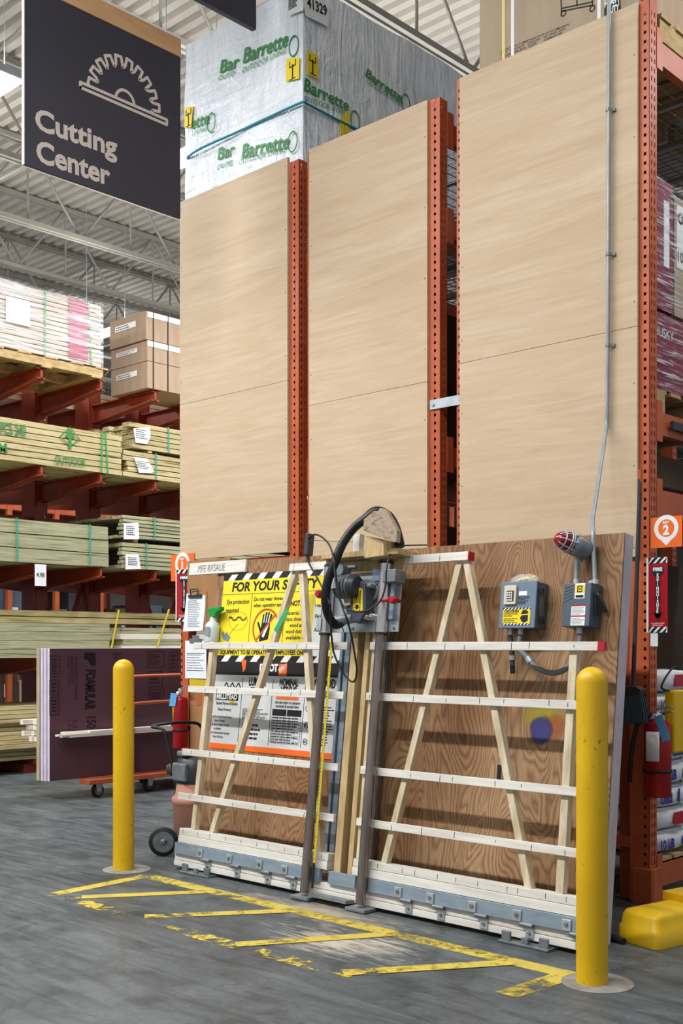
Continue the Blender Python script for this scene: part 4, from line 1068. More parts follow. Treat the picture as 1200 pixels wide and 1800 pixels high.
m = MB(); m.prism(BRD, [(u - .022, v0 + H * .70), (u + .03, v0 + H * .70), (u + .045, v0 + H * .84), (u + .08, v0 + H * .9), (u + .08, v1), (u - .03, v1 - .01), (u - .06, v0 + H * .9), (u - .035, v0 + H * .84)], .03, .07); m.build('trigger_head', 'green_plastic', t, bevel=.004)
k = MB(); k.fbox(BRD, u - .015, u + .03, v0 + .04, v0 + H * .42, .0985, .0995); k.build('label', 'blue_grey_steel', t)
m = MB(); m.fbox(CF, CF.uv(333, 1206)[0], CF.uv(362, 1206)[0], CF.uv(340, 1211)[1], CF.uv(340, 1194)[1], 0, .002); o = m.build('caution_strip', 'tape_yellow'); tag(o, 'dull yellow strip below the white form left of the saw', 'sticker')
k = MB(); u, v = CF.uv(346, 1225); k.prism(CF, [(u, v - .07), (u + .05, v - .06), (u + .06, v + .05), (u + .01, v + .06)], 0, .002); o = k.build('sticker', 'orange'); tag(o, 'faded orange-red sticker on the lower brown board beside the left extinguisher', 'sticker')

# ================================================================ THE PANEL SAW
ps = thing('panel_saw', 'large upright panel saw with cream wooden slats and two steel guide tubes', 'panel saw', (-4.2, 4.5, 0))
XL, XR_ = -5.70, -2.735
def slat(px0, py0, px1, py1, red=False, uu=None, h=.042):
    a = Vector(SAW.uv(px0, py0, .02)); b = Vector(SAW.uv(px1, py1, .02))
    v = (a.y + b.y) / 2
    o = MB().fbox(SAW, a.x, b.x, v - h / 2, v + h / 2, .0005, .02).build('slat', 'cream_wood', ps, bevel=.002)
    k = MB(); r = random.Random(px0 + py0)
    for i in range(int((b.x - a.x) / .22)):
        x = a.x + .1 + i * .22 + r.uniform(-.08, .08)
        if x < b.x - .02: k.fbox(SAW, x - .0015, x + .0015, v - h / 2 + r.uniform(0, h * .3), v + h / 2 - r.uniform(0, h * .3), .0202, .0208)
    if k.v: k.build('pencil_marks', 'black_ink', o)
    if red: MB().fbox(SAW, b.x, b.x + .006, v - h / 2, v + h / 2, -.03, .0205).build('painted_end', 'red_paint', o)
    return v
vt = slat(508, 997, 822, 977, True, h=.045)
gl, gr = -4.335, -4.165
def row(pxl, pyl, pyr, xr_px, pyr2, red=False):
    slat(pxl, pyl, 600 + (0), pyr); 
rows = []
for (pl, yl, pr, yr, red) in ((340, 1135, 1050, 1135.5, True), (330, 1211, 1052, 1241, False), (320, 1321, 1050, 1396, False), (312, 1398, 1050, 1506, False)):
    a = Vector(SAW.uv(pl, yl, .02)); b = Vector(SAW.uv(pr, yr, .02)); v = (a.y + b.y) / 2
    rows.append(v); h = .042; r = random.Random(pl)
    for (x0, x1, rd) in ((a.x, gl, False), (gr, b.x, red)):
        o = MB().fbox(SAW, x0, x1, v - h / 2, v + h / 2, .0005, .02).build('slat', 'cream_wood', ps, bevel=.002)
        k = MB()
        for i in range(int((x1 - x0) / .2)):
            x = x0 + .1 + i * .2 + r.uniform(-.08, .08)
            if x < x1 - .02: k.fbox(SAW, x - .0016, x + .0016, v - h / 2 + r.uniform(0, h * .4), v + h / 2 - r.uniform(0, h * .4), .0202, .0208)
        k.build('pencil_marks', 'black_ink', o)
        if rd: MB().fbox(SAW, x1, x1 + .035, v - h / 2 - .001, v + h / 2 + .001, -.0, .021).build('painted_end', 'red_paint', o)
ledge_t = SAW.uv(1010, 1577, .02)[1]
def strut(a, b, w=.038, n0=-.04, n1=0):
    return MB().fbar(SAW, a, b, w, n0, n1).build('strut', 'strut_wood', ps, bevel=.002)
lb = ledge_t - .03
def su(px, py): return SAW.uv(px, py, 0)
strut(su(372, 1128), (su(339, 1450)[0], lb))
sg = strut(su(517, 1003), (su(369, 1455)[0], lb)); strut(su(528, 1006), (su(561, 1490)[0], lb))
strut(su(807, 986), (su(672, 1515)[0], lb)); strut(su(818, 986), (su(930, 1565)[0], lb))
strut((SAW.uv(1005, 1180)[0], rows[0] - .02), (SAW.uv(982, 1570)[0], lb), .042)
a = Vector(su(505, 1072)); b = Vector(su(484, 1110)); MB().fbar(SAW, a, b, .036, .0006, .002).build('green_tape', 'tape_green', sg)
# centre posts behind the tubes
m = MB().fbox(SAW, -4.325, -4.275, .12, 1.75, -.06, -.001); m.build('centre_post', 'aged_wood', ps, bevel=.002)
m = MB().fbox(SAW, -4.24, -4.205, .12, 1.75, -.08, -.02); m.build('centre_post', 'aged_wood', ps, bevel=.002)
m = MB().fbox(SAW, -4.165, -4.11, .26, 1.75, -.05, -.001); m.build('centre_post', 'strut_wood', ps, bevel=.002)
m = MB().fbox(SAW, -4.46, -4.425, .2, 1.8, -.14, -.1); m.fbox(SAW, -4.50, -4.48, .2, 1.8, -.14, -.1); m.build('steel_channel', 'blue_grey_steel', ps)
MB().fbox(SAW, -4.205, -4.165, .2, 1.75, -.15, -.13).build('steel_channel', 'cast_grey', ps)
# base beam
v4 = [SAW.uv(1010, y, .02)[1] for y in (1577, 1593, 1612, 1641, 1670)]
for (x0, x1) in ((-5.66, gl - .02), (gr, XR_)):
    MB().fbox(SAW, x0, x1, v4[1] + .001, v4[0], -.06, .02).build('support_ledge', 'cream_wood', ps, bevel=.002)
    MB().fbox(SAW, x0, x1, v4[2] + .001, v4[1] - .001, -.05, .024).build('base_rail', 'cream_wood', ps, bevel=.002)
    k = MB(); r = random.Random(int(x0 * 7))
    for i in range(int((x1 - x0) / .13)):
        x = x0 + .06 + .13 * i + r.uniform(-.04, .04)
        k.fbox(SAW, x - .0014, x + .0014, v4[1] + .01, v4[0] - .006, .0202, .0208)
    k.build('pencil_marks', 'black_ink', ps)
MB().fbox(SAW, -5.69, XR_, v4[4], (v4[3] + v4[4]) / 2 - .001, -.07, .018).build('base_beam', 'cream_wood', ps, bevel=.003)
MB().fbox(SAW, -5.69, XR_, (v4[3] + v4[4]) / 2 + .001, v4[3] + .002, -.07, .015).build('base_beam', 'cream_wood', ps, bevel=.003)
for (x0, x1) in ((-5.68, -4.40), (-4.33, -4.13), (-4.07, -2.745)):
    MB().fbox(SAW, x0, x1, v4[3] + .003, v4[2] - .001, .005, .032).build('steel_rail', 'blue_grey_steel', ps, bevel=.002)
vm = (v4[2] + v4[3]) / 2; vl = (v4[3] + v4[4]) / 2 + .005
for px in (344, 396, 450, 495, 698, 755, 830, 910, 998):
    x = SAW.uv(px, 1600, .03)[0]
    o = MB().fbox(SAW, x - .024, x + .024, vm - .03, vm + .022, .0325, .04).build('roller_bracket', 'galv', ps, bevel=.002)
    k = MB().lathe(SAW.pt(x, vm, .04), SAW.n, [(0, .011), (.008, .01)], 8); k.build('bolt', 'cast_grey', o)
    o = MB().fbox(SAW, x + .045, x + .09, vl - .032, vl + .02, .0185, .026).build('roller_bracket', 'galv', ps, bevel=.002)
    k = MB().lathe(SAW.pt(x + .068, vl - .008, .026), SAW.n, [(0, .01), (.008, .009)], 8); k.lathe(SAW.pt(x + .02, vl + .028, .03), SAW.u, [(0, .012), (.07, .012)], 12); k.build('bolt', 'cast_grey', o)
for px in (342, 930):
    x = SAW.uv(px, 1620, .02)[0]; y = SAW.pt(0, .03, .04).y
    m = MB(); m.box((x - .14, y - .03, .001), (x + .14, y + .12, .012)); m.box((x - .13, y - .015, .012), (x - .08, y + .0, .055)); m.box((x + .08, y - .015, .012), (x + .13, y + .0, .055)); m.box((x - .02, y - .015, .012), (x + .02, y, .04)); m.build('floor_foot', 'cast_grey', ps, bevel=.003)
for px in (470, 780, 980):
    pass
m = MB()
for x in (-5.6, -4.9, -4.25, -3.6, -2.85): m.box((x, 4.56, .0), (x + .08, 4.64, v4[4] + .01))
m.build('rear_foot', 'box_dark', ps)
# guide tubes
TL, TR = -4.475, -4.055; TD = .06
for (x, top) in ((TL, 1.9), (TR, 1.965)):
    MB().tube([SAW.pt(x, .03, TD), SAW.pt(x, S(top), TD)], .027, 24).build('guide_tube', 'chrome_tube', ps)
    m = MB().tube([SAW.pt(x, S(1.475), TD), SAW.pt(x, S(1.86), TD)], .034, 24); sl = m.build('bearing_sleeve', 'bright_chrome', ps)
    m = MB()
    for s in (1.472, 1.86): m.tube([SAW.pt(x, S(s) - .006, TD), SAW.pt(x, S(s) + .006, TD)], .037, 20)
    m.build('collar', 'rubber', sl)
    y = SAW.pt(x, .02, TD).y
    m = MB().box((x - .07, y - .045, .004), (x + .07, y + .05, .022)); m.build('base_plate', 'cast_grey', ps, bevel=.003)
m = MB().fbox(SAW, TL + .07, TR - .07, .022, .04, .03, .1); m.build('base_plate', 'cast_grey', ps)
m = MB(); m.fbox(SAW, TL + .045, TL + .062, S(.2), S(1.45), .055, .058); m.build('tape_measure', 'tape_yellow', ps)
k = MB()
for i in range(60): k.fbox(SAW, TL + .045, TL + .052 + .006 * (i % 3 == 0), S(.22 + .02 * i), S(.222 + .02 * i), .058, .0585)
k.build('tape_graduation', 'black_ink', ps)
m = MB().fbox(SAW, TL + .046, TL + .056, .06, S(.2) - .002, .05, .06); m.build('stop_rod', 'rubber', ps)
# carriage
u0 = SAW.uv(577, 1060, .035)[0]; u1 = SAW.uv(702, 1060, .035)[0]; v0 = SAW.uv(640, 1111, .035)[1]; v1 = SAW.uv(640, 1006, .035)[1]
cp = MB().fbox(SAW, u0, u1, v0, v1, .022, .03).build('carriage_plate', 'steel_plate', ps, bevel=.002)
m = MB()
for (a, b) in ((u0 + .03, v0 + .02), (u1 - .03, v0 + .02), (u1 - .03, v1 - .02), (u0 + .2, v0 + .02), (u1 - .1, v1 - .03)): m.lathe(SAW.pt(a, b, .03), SAW.n, [(0, .01), (.006, .008)], 8)
m.build('bolt', 'cast_grey', cp)
def sp_(px, py, d): return SAW.hit(px, py, d)
def spu(px, py, d): return SAW.uv(px, py, d)
# collar blocks on the right tube, grey arm
m = MB(); a = spu(676, 1018, .1); m.fbox(SAW, a[0] + .0, a[0] + .09, a[1] - .02, a[1] + .05, .0305, .12); m.build('clamp_block', 'cast_grey', ps, bevel=.004)
m = MB(); a = spu(657, 1013, .06); m.fbox(SAW, a[0], a[0] + .1, a[1] - .03, a[1] + .035, .031, .075); m.build('slide_arm', 'grey_paint', ps, bevel=.004)
m = MB(); m.fbox(SAW, TR + .045, TR + .075, S(1.55), S(1.78), .005, .06); m.build('carriage_flange', 'blue_grey_steel', ps, bevel=.003)
# motor, guard, label
mc = spu(604, 1030, .15)
m = MB(); m.lathe(SAW.pt(mc[0] - .06, mc[1], .13), SAW.u, [(0, .045), (.01, .06), (.05, .066), (.13, .066), (.15, .05)], 24); mo = m.build('motor', 'plastic_dark', ps)
m = MB()
for i in range(5): m.lathe(SAW.pt(mc[0] - .05 + .022 * i, mc[1], .13), SAW.u, [(0, .0668), (.006, .069), (.012, .0668)], 24)
m.build('cooling_fins', 'cast_grey', mo)
m = MB(); a = spu(612, 1000, .12); m.lathe(SAW.pt(a[0] - .03, a[1] - .01, .1), SAW.n, [(0, .035), (.06, .03)], 16); m.lathe(SAW.pt(a[0] - .07, a[1] + .01, .11), SAW.u, [(0, .012), (.12, .012)], 12); m.build('pivot_bracket', 'cast_grey', ps)
m = MB(); m.fbox(SAW, mc[0] - .055, mc[0] - .0, mc[1] - .02, mc[1] + .02, .1975, .2005); m.build('rating_plate', 'galv', mo)
G = [(606, 1050), (613, 1032), (634, 1021), (641, 1024), (642, 1072), (632, 1092), (618, 1094), (608, 1082)]
gd = .12
m = MB().prism(SAW, [spu(x, y, gd) for x, y in G], .05, gd); gu = m.build('blade_guard', 'guard_grey', ps, bevel=.006)
m = MB().prism(SAW, [spu(x, y, gd + .004) for x, y in ((604, 1050), (613, 1032), (617, 1031), (616, 1064), (607, 1066))], gd - .02, gd + .012); m.build('guard_cover', 'cardboard_pale', gu, bevel=.004)
LQ = [(621, 1032), (637, 1034), (637, 1077), (620, 1075)]
m = MB().prism(SAW, [spu(x, y, gd + .001) for x, y in LQ], gd + .0005, gd + .0015); m.build('warning_label', 'yellow_label', gu)
k = MB()
l0 = Vector(spu(620, 1075, gd)); l1 = Vector(spu(637, 1034, gd))
for side in (l0.x + .003, l1.x - .012):
    for i in range(9):
        v = l0.y + (l1.y - l0.y) * i / 9; k.prism(SAW, [(side, v), (side + .009, v + .008), (side + .009, v + .015), (side, v + .007)], gd + .0016, gd + .0022)
for i in range(3): k.fbox(SAW, l0.x + .018 + .012 * i, l0.x + .024 + .012 * i, l0.y + .045, l1.y - .012, gd + .0016, gd + .0022)
k.disc(SAW, ((l0.x + l1.x) / 2, l0.y + .025), .014, gd + .0016, gd + .0022, 14); k.build('label_print', 'black_ink', gu)
m = MB()
for px, py in ((645, 1028), (641, 1084), (652, 1082)): a = spu(px, py, .1); m.lathe(SAW.pt(a[0], a[1], .031), SAW.n, [(0, .014), (.07, .014), (.075, .01)], 14)
m.build('lock_pin', 'bright_chrome', ps)
m = MB(); a = spu(650, 1040, .05); m.ring(SAW, (a[0], a[1]), .05, .058, .031, .05, 24); m.build('blade_ring', 'cast_grey', ps)
k = MB()
for i in range(8): a = spu(656, 1038 + i * 5, .03); k.fbox(SAW, a[0] - .012, a[0] + .012, a[1] - .003, a[1] + .003, .0302, .0308)
k.build('scale_marks', 'white_plain', cp)
for (px, py, d, r) in ((560, 1044, .1, .024), (690, 1054, .16, .021)):
    a = spu(px, py, d); m = MB().lathe(SAW.pt(a[0], a[1], d - .06), SAW.n, [(0, .01), (.035, .012), (.04, r), (.06, r * 1.05), (.075, r * .7)], 18); m.build('red_knob', 'knob_red', ps)
a = spu(668, 1056, .12); b = spu(685, 1054, .12); m = MB().tube([SAW.pt(a[0], a[1], .12), SAW.pt(b[0], b[1], .12)], [.007, .015], 12); m.build('red_knob', 'knob_red', ps)
a = spu(560, 1044, .06); m = MB().fbox(SAW, a[0] - .035, a[0] + .04, a[1] - .06, a[1] + .05, .03, .045); m.build('switch_plate', 'yellow_label', ps, bevel=.003)
m = MB(); m.fbox(SAW, TL - .035, TL + .0, S(1.49), S(1.56), .098, .102); m.build('grip_plate', 'galv', ps)
# dust port and hose
a = spu(597, 1093, .1)
m = MB().tube([SAW.pt(a[0] + .1, a[1] + .02, .1), SAW.pt(a[0] - .01, a[1], .12)], [.028, .032], 16); m.build('dust_port', 'cast_grey', ps)
hp = [(603, 1092, .11), (590, 1098, .14), (578, 1084, .2), (572, 1056, .24), (575, 1025, .25), (588, 990, .24), (601, 958, .22), (620, 930, .19), (640, 913, .16), (660, 898, .12), (682, 906, .08), (696, 930, .07), (704, 962, .06)]
m = MB().tube(smooth_path([sp_(*p) for p in hp], 8), [.024] * 97, 16); ho = m.build('dust_hose', 'hose_black', ps)
m = MB()
for i, p in enumerate(smooth_path([sp_(*p) for p in hp], 26)): pass
P = smooth_path([sp_(*p) for p in hp], 12); m = MB()
for i in range(2, len(P) - 3):
    m.tube([P[i], P[i] + (P[i + 1] - P[i]).normalized() * .004], .0255, 14)
m.build('hose_ribs', 'hose_black', ho)
# hose holder: OSB hexagon with wood blocks
m = MB().prism(SAW, [spu(x, y, .2) for x, y in ((638, 932), (639, 913), (656, 898), (664, 898), (667, 893), (676, 894), (697, 932), (696, 953), (668, 944))], .165, .2); m.build('hose_holder', 'osb', ps, bevel=.003)
m = MB().prism(SAW, [spu(x, y, .19) for x, y in ((637, 940), (668, 946), (668, 975), (634, 980))], .03, .164); m.build('spacer_block', 'aged_wood', ps, bevel=.003)
m = MB().prism(SAW, [spu(x, y, .1) for x, y in ((625, 941), (637, 939), (634, 979), (623, 979))], .08, .12); m.build('spacer_block', 'cream_wood', ps, bevel=.003)
a = spu(580, 983, .06); b = spu(715, 975, .06)
m = MB().fbox(SAW, a[0], b[0], a[1] - .012, a[1] + .02, -.05, .13); m.build('top_shelf', 'aged_wood', ps, bevel=.003)
m = MB().fbox(SAW, a[0] + .02, b[0] - .05, a[1] - .075, a[1] - .014, .0205, .033); m.build('top_bracket', 'aged_wood', ps, bevel=.003)
# cords
def cord(name, pts, r=.0055, mt='cable'):
    MB().tube(smooth_path([sp_(*p) for p in pts], 8), r, 8).build(name, mt, ps)
cord('power_cord', [(541, 948, .02), (551, 940, .06), (564, 943, .1), (578, 957, .16), (586, 980, .29), (590, 1010, .29), (594, 1045, .29), (605, 1067, .28), (625, 1075, .26), (648, 1072, .24), (668, 1056, .2), (677, 1030, .18), (679, 1000, .17), (684, 978, .14), (690, 966, .08)])
cord('power_cord', [(538, 976, .02), (543, 990, .06), (556, 1014, .1), (568, 1036, .18), (580, 1062, .3)])
cord('power_cord', [(586, 975, .29), (590, 1020, .3), (600, 1062, .29), (610, 1090, .28), (618, 1120, .2), (624, 1155, .16), (627, 1180, .14), (622, 1198, .12), (610, 1192, .12), (596, 1170, .14), (586, 1145, .16), (582, 1112, .2), (581, 1085, .25), (580, 1062, .3)])
cord('cable_tie', [(600, 1098, .14), (604, 1110, .1)], .003)
cord('counterweight_cable', [(536, 949, .02), (600, 952, .02), (672, 954, .02), (690, 961, .05)], .0025, 'cast_grey')
cord('counterweight_cable', [(690, 961, .05), (706, 959, .0), (750, 958, -.1)], .004)
a = spu(540, 953, .02); m = MB().fbox(SAW, a[0] - .018, a[0] + .018, spu(540, 976, .02)[1], spu(540, 938, .02)[1], -.02, .03); m.build('cord_bracket', 'plastic_dark', ps, bevel=.006)
m = MB().tube([sp_(540, 938, .0), sp_(540, 976, .0), SAW.pt(spu(540, 976, 0)[0], vt, -.02)], .012, 10); m.build('bracket_post', 'plastic_dark', ps)

# ================================================================ ELECTRICAL GEAR ON THE BOARD
def bu(px, py, d=0): return BRD.uv(px, py, d)
t = thing('control_box', 'grey-blue control box with beige keypad and yellow caution label', 'electrical box', BRD.hit(912, 1105, .1))
u0, v0 = bu(878, 1104, .1); u1, v1 = bu(944, 1022, .1); d = .105
u0 = bu(882, 1060, .1)[0]; u1 = bu(943, 1060, .1)[0]
bx = MB().fbox(BRD, u0, u1, v0, v1, .003, d - .004).build('housing', 'grey_dark_paint', t, bevel=.004)
MB().fbox(BRD, u0 - .003, u1 + .003, v0 - .003, v1 + .003, d - .003, d + .008).build('door', 'grey_paint', t, bevel=.004)
d += .008
W = u1 - u0; H = v1 - v0
kp = MB().fbox(BRD, u0 + W * .12, u0 + W * .47, v0 + H * .5, v0 + H * .92, d, d + .012).build('keypad', 'keypad_beige', t, bevel=.004)
m = MB().fbox(BRD, u0 + W * .2, u0 + W * .41, v0 + H * .57, v0 + H * .8, d + .0122, d + .014); kb = m.build('key_field', 'black_ink', kp)
m = MB()
for i in range(3):
    for j in range(4): m.fbox(BRD, u0 + W * (.215 + .062 * i), u0 + W * (.255 + .062 * i), v0 + H * (.58 + .054 * j), v0 + H * (.615 + .054 * j), d + .0142, d + .017)
m.build('key', 'white_plain', kp)
m = MB().fbox(BRD, u0 + W * .1, u1 - W * .12, v0 + H * .09, v0 + H * .43, d, d + .001); cl_ = m.build('caution_label', 'yellow_label', t)
k, q = MB(), MB()
hazard(k, q, BRD, u0 + W * .1, u1 - W * .12, v0 + H * .39, v0 + H * .43, d + .001, d + .0022, 8); hazard(k, q, BRD, u0 + W * .1, u1 - W * .12, v0 + H * .05, v0 + H * .09, d + .001, d + .0022, 8)
put_text(k, BRD, 'CAUTION', (u0 + W * .13, v0 + H * .33), width=W * .42, cap=H * .05, off=d + .002, bold=.05)
for i, s in enumerate(('EYE PROTECTION', 'REQUIRED')): put_text(k, BRD, s, (u0 + W * .13, v0 + H * (.285 - .045 * i)), width=W * (.4, .24)[i], cap=H * .028, off=d + .002, bold=.02)
lines(k, BRD, u0 + W * .13, u0 + W * .56, v0 + H * .21, v0 + H * .1, 3, d + .002, .4, 3)
hx = u0 + W * .72; hv = v0 + H * .24
k.prism(BRD, [(hx - W * .1, hv + H * .05), (hx - W * .06, hv + H * .13), (hx + W * .03, hv + H * .145), (hx + W * .1, hv + H * .1), (hx + W * .1, hv + H * .06)], d + .001, d + .002)
k.prism(BRD, [(hx - W * .1, hv - .0), (hx - W * .06, hv + H * .025), (hx + W * .1, hv + H * .03), (hx + W * .1, hv - H * .1), (hx - W * .02, hv - H * .14), (hx - W * .08, hv - H * .1), (hx - W * .12, hv - H * .03)], d + .001, d + .002)
k.build('label_print', 'black_ink', cl_); q.build('label_print', 'white_plain', cl_)
m = MB().fbox(BRD, u0 + W * .52, u0 + W * .75, v0 + H * .7, v0 + H * .79, d, d + .001); m.build('small_label', 'white_plain', t)
k = MB(); lines(k, BRD, u0 + W * .5, u0 + W * .84, v0 + H * .68, v0 + H * .5, 6, d + .001, .5, 31); k.build('scribble', 'black_ink', t)
q = MB().box((0, 0, 0), (0, 0, 0))
sd = Frame(BRD.pt(u1 + .0045, 0, 0), (0, 1, 0), (0, 0, 1), (1, 0, 0))
m = MB(); z = BRD.pt(0, v0, 0).z; yb_ = BRD.pt(0, (v0 + v1) / 2, d).y
m.box((u1 + .0035, yb_ + .03, z + H * .3), (u1 + .006, yb_ + .07, z + H * .72)); m.build('side_hatch', 'cast_grey', t)
m = MB()
for zz in (.2, .84): m.box((u1 + .0035, yb_ + .03, z + H * zz - .015), (u1 + .016, yb_ + .06, z + H * zz + .015))
m.build('latch', 'plastic_dark', t, bevel=.003)
for px in (897, 915):
    u = bu(px, 1110, .06)[0]; m = MB().tube([BRD.pt(u, v0 - .03, .06), BRD.pt(u, v0, .06)], .016, 14); m.build('conduit_fitting', 'galv', t)
# padlock / yellow thing with a bag on top of the box
t = thing('ear_plugs', 'yellow earplug pack in clear plastic lying on top of the control box', 'earplugs', BRD.hit(920, 1020, .06))
u, v = u0 + W * .55, v1 + .012
m = MB()
for i in range(3): m.tube([BRD.pt(u - .05 + .035 * i, v + .003, .05), BRD.pt(u - .02 + .035 * i, v + .012 + .004 * i, .075)], .009, 10)
m.build('plug', 'yellow_label', t)
m = MB()
n = 14
vs = []
for j in range(5):
    for i in range(n):
        a = 2 * math.pi * i / n; s = math.cos(j / 4 * 1.35)
        vs.append(BRD.pt(u - .005 + .085 * s * math.cos(a) * (1 + .12 * math.sin(3 * a)), v - .004 + .038 * math.sin(j / 4 * 1.5) + .004 * math.sin(5 * a + j), .06 + .035 * s * math.sin(a)))
m.add(vs, [(j * n + i, j * n + (i + 1) % n, (j + 1) * n + (i + 1) % n, (j + 1) * n + i) for j in range(4) for i in range(n)], True); m.build('clear_bag', 'clear_plastic', t)
t = thing('disconnect_box', 'grey disconnect switch box with white warning labels under the red strobe', 'electrical box', BRD.hit(1020, 1102, .1))
d = .11; q0 = bu(989, 1060, .11)[0]; q1 = bu(1037, 1060, .11)[0]; v0 = bu(1010, 1101, .11)[1]; v1 = bu(1010, 1025, .11)[1]; W = q1 - q0; H = v1 - v0
MB().fbox(BRD, q0, q1, v0, v1, .003, d).build('housing', 'grey_dark_paint', t, bevel=.004)
m = MB().fbox(BRD, q0 + W * .42, q0 + W * .78, v0 + H * .64, v0 + H * .99, d, d + .001); m = m.build('maker_plate', 'white_plain', t)
k = MB().fbox(BRD, q0 + W * .44, q0 + W * .76, v0 + H * .77, v0 + H * .95, d + .001, d + .002); k.build('yellow_field', 'yellow_label', m)
k = MB(); c = (q0 + W * .6, v0 + H * .86)
k.fbox(BRD, c[0] - .014, c[0] + .014, c[1] - .016, c[1] - .011, d + .002, d + .003); k.fbox(BRD, c[0] - .014, c[0] + .014, c[1] + .011, c[1] + .016, d + .002, d + .003); k.fbox(BRD, c[0] - .014, c[0] - .009, c[1] - .016, c[1] + .016, d + .002, d + .003); k.fbox(BRD, c[0] + .009, c[0] + .014, c[1] - .016, c[1] + .016, d + .002, d + .003); k.fbox(BRD, c[0] - .004, c[0] + .004, c[1] - .005, c[1] + .005, d + .002, d + .003)
k.fbox(BRD, q0 + W * .46, q0 + W * .74, v0 + H * .66, v0 + H * .72, d + .001, d + .002); k.build('plate_print', 'black_ink', m)
m = MB(); m.fbox(BRD, q0 + W * .33, q0 + W * .84, v0 + H * .02, v0 + H * .5, d, d + .001); wl = m.build('warning_label', 'white_plain', t)
k = MB(); k.fbox(BRD, q0 + W * .33, q0 + W * .84, v0 + H * .465, v0 + H * .5, d + .001, d + .002); k.fbox(BRD, q0 + W * .33, q0 + W * .84, v0 + H * .22, v0 + H * .25, d + .001, d + .002); k.build('red_band', 'red_paint', wl)
k = MB(); lines(k, BRD, q0 + W * .36, q0 + W * .82, v0 + H * .44, v0 + H * .27, 6, d + .002, .3, 14); lines(k, BRD, q0 + W * .36, q0 + W * .82, v0 + H * .2, v0 + H * .04, 5, d + .002, .3, 15); k.build('label_print', 'grey_ink', wl)
k = MB()
for i in range(5): k.stroke(BRD, [(q0 + W * .04, v0 + H * (.56 + .08 * i)), (q0 + W * .36, v0 + H * (.66 + .07 * i))], .002, d, d + .001)
k.build('scribble', 'black_ink', t)
y_ = BRD.pt(0, (v0 + v1) / 2, .06).y; z = BRD.pt(0, v0, 0).z
m = MB(); m.box((q1 + .001, y_ - .02, z + H * .3), (q1 + .012, y_ + .02, z + H * .85)); m.tube([(q1 + .012, y_ - .01, z + H * .8), (q1 + .03, y_ - .01, z + H * .75), (q1 + .035, y_ + .04, z + H * .4)], .008, 10); m.build('switch_handle', 'plastic_dark', t)
for (px, vv, dv) in ((1010, v1, .028), (1043, v1, .022), (1020, v0, -.03)):
    u = bu(px, 1060, .06)[0]; m = MB().tube([BRD.pt(u, vv, .055), BRD.pt(u, vv + dv, .055)], .017, 14); m.build('conduit_fitting', 'galv', t)
u = (q0 + q1) / 2 + .02; MB().fbox(BRD, u, u + .02, v1, v1 + .022, .04, .044).build('hasp', 'galv', t)
# strobe
t = thing('strobe_light', 'red strobe warning light with wire cage and conduit stub, above the disconnect box', 'warning light', BRD.hit(1010, 980, .06))
e = BRD.hit(1030, 966, .045); tip = BRD.hit(976, 944, .2)
ax = (tip - e).normalized(); Ln = (tip - e).length
MB().lathe(e - ax * .02, ax, [(0, .03), (.01, .05), (.03, .052), (.06, .05), (.075, .055), (.1, .05), (.105, .042)], 24).build('body', 'cast_grey', t)
MB().lathe(e + ax * .085, ax, [(0, .041), (Ln * .3, .04), (Ln * .42, .035), (Ln * .5, .022), (Ln * .53, .006)], 20).build('lens', 'lamp_red', t)
m = MB(); uu = ax.cross(Vector((0, 0, 1))).normalized(); ww = ax.cross(uu)
for i in range(8):
    a = 2 * math.pi * i / 8; r_ = uu * math.cos(a) + ww * math.sin(a)
    m.tube(smooth_path([e + ax * .08 + r_ * .053, e + ax * (Ln * .6) + r_ * .05, e + ax * (Ln * .88) + r_ * .036, e + ax * (Ln * .98) + r_ * .006], 4), .0034, 6)
for (l, rr) in ((.11, .0525), (Ln * .55, .051), (Ln * .78, .043)):
    m.tube([e + ax * l + (uu * math.cos(2 * math.pi * i / 20) + ww * math.sin(2 * math.pi * i / 20)) * rr for i in range(21)], .0032, 6, False)
m.build('wire_cage', 'galv', t)
m = MB(); u = bu(1010, 1060, .055)[0]
fp = BRD.pt(u, v1 + .028, .055); m.tube([fp, BRD.hit(1015, 985, .055)], .012, 12); m.build('conduit_stub', 'conduit_grey', t)
m = MB(); m.lathe(BRD.hit(1017, 972, .05), (0, 0, -1), [(-.02, .03), (0, .03), (.03, .02), (.045, .017)], 16); m.build('junction', 'conduit_grey', t)
# conduit run up the panel
t = thing('conduit', 'grey steel conduit pipe running up the rightmost plywood panel', 'conduit', BRD.hit(1043, 1020, .055))
u = bu(1043, 1060, .055)[0]
xp = on_y(1069, 500, 5.585).x
P1 = on_y(1041, 912, 4.95); P2 = on_y(1066, 748, 5.585)
cp_ = [BRD.pt(u, v1 + .023, .055), BRD.hit(1043, 970, .05), BRD.hit(1042, 935, .045), P1, P1.lerp(P2, .12), P1.lerp(P2, .5), P1.lerp(P2, .9), P2, on_y(1067, 710, 5.588), on_y(1067.5, 640, 5.588), on_y(1069, 450, 5.588), on_y(1070, 100, 5.588), Vector((xp, 5.588, 5.1)), Vector((xp, 5.588, 6.0))]
m = MB().tube(smooth_path(cp_, 10), .0112, 14); m.build('pipe', 'conduit_grey', t)
m = MB()
for py in (193, 447, 607):
    p = on_y(1069 if py < 500 else 1068, py, 5.588); m.tube([p - Vector((0, 0, .009)), p + Vector((0, 0, .009))], .0155, 14); m.box((p.x + .014, p.y + .015, p.z - .008), (p.x + .032, p.y + .028, p.z + .008))
m.build('pipe_strap', 'cast_grey', t)
t = thing('conduit', 'grey flexible conduit looping between the two electrical boxes', 'conduit', BRD.hit(960, 1180, .05))
ua = bu(915, 1110, .06)[0]; ub = bu(1020, 1110, .055)[0]
V0 = bu(910, 1104, .1)[1]
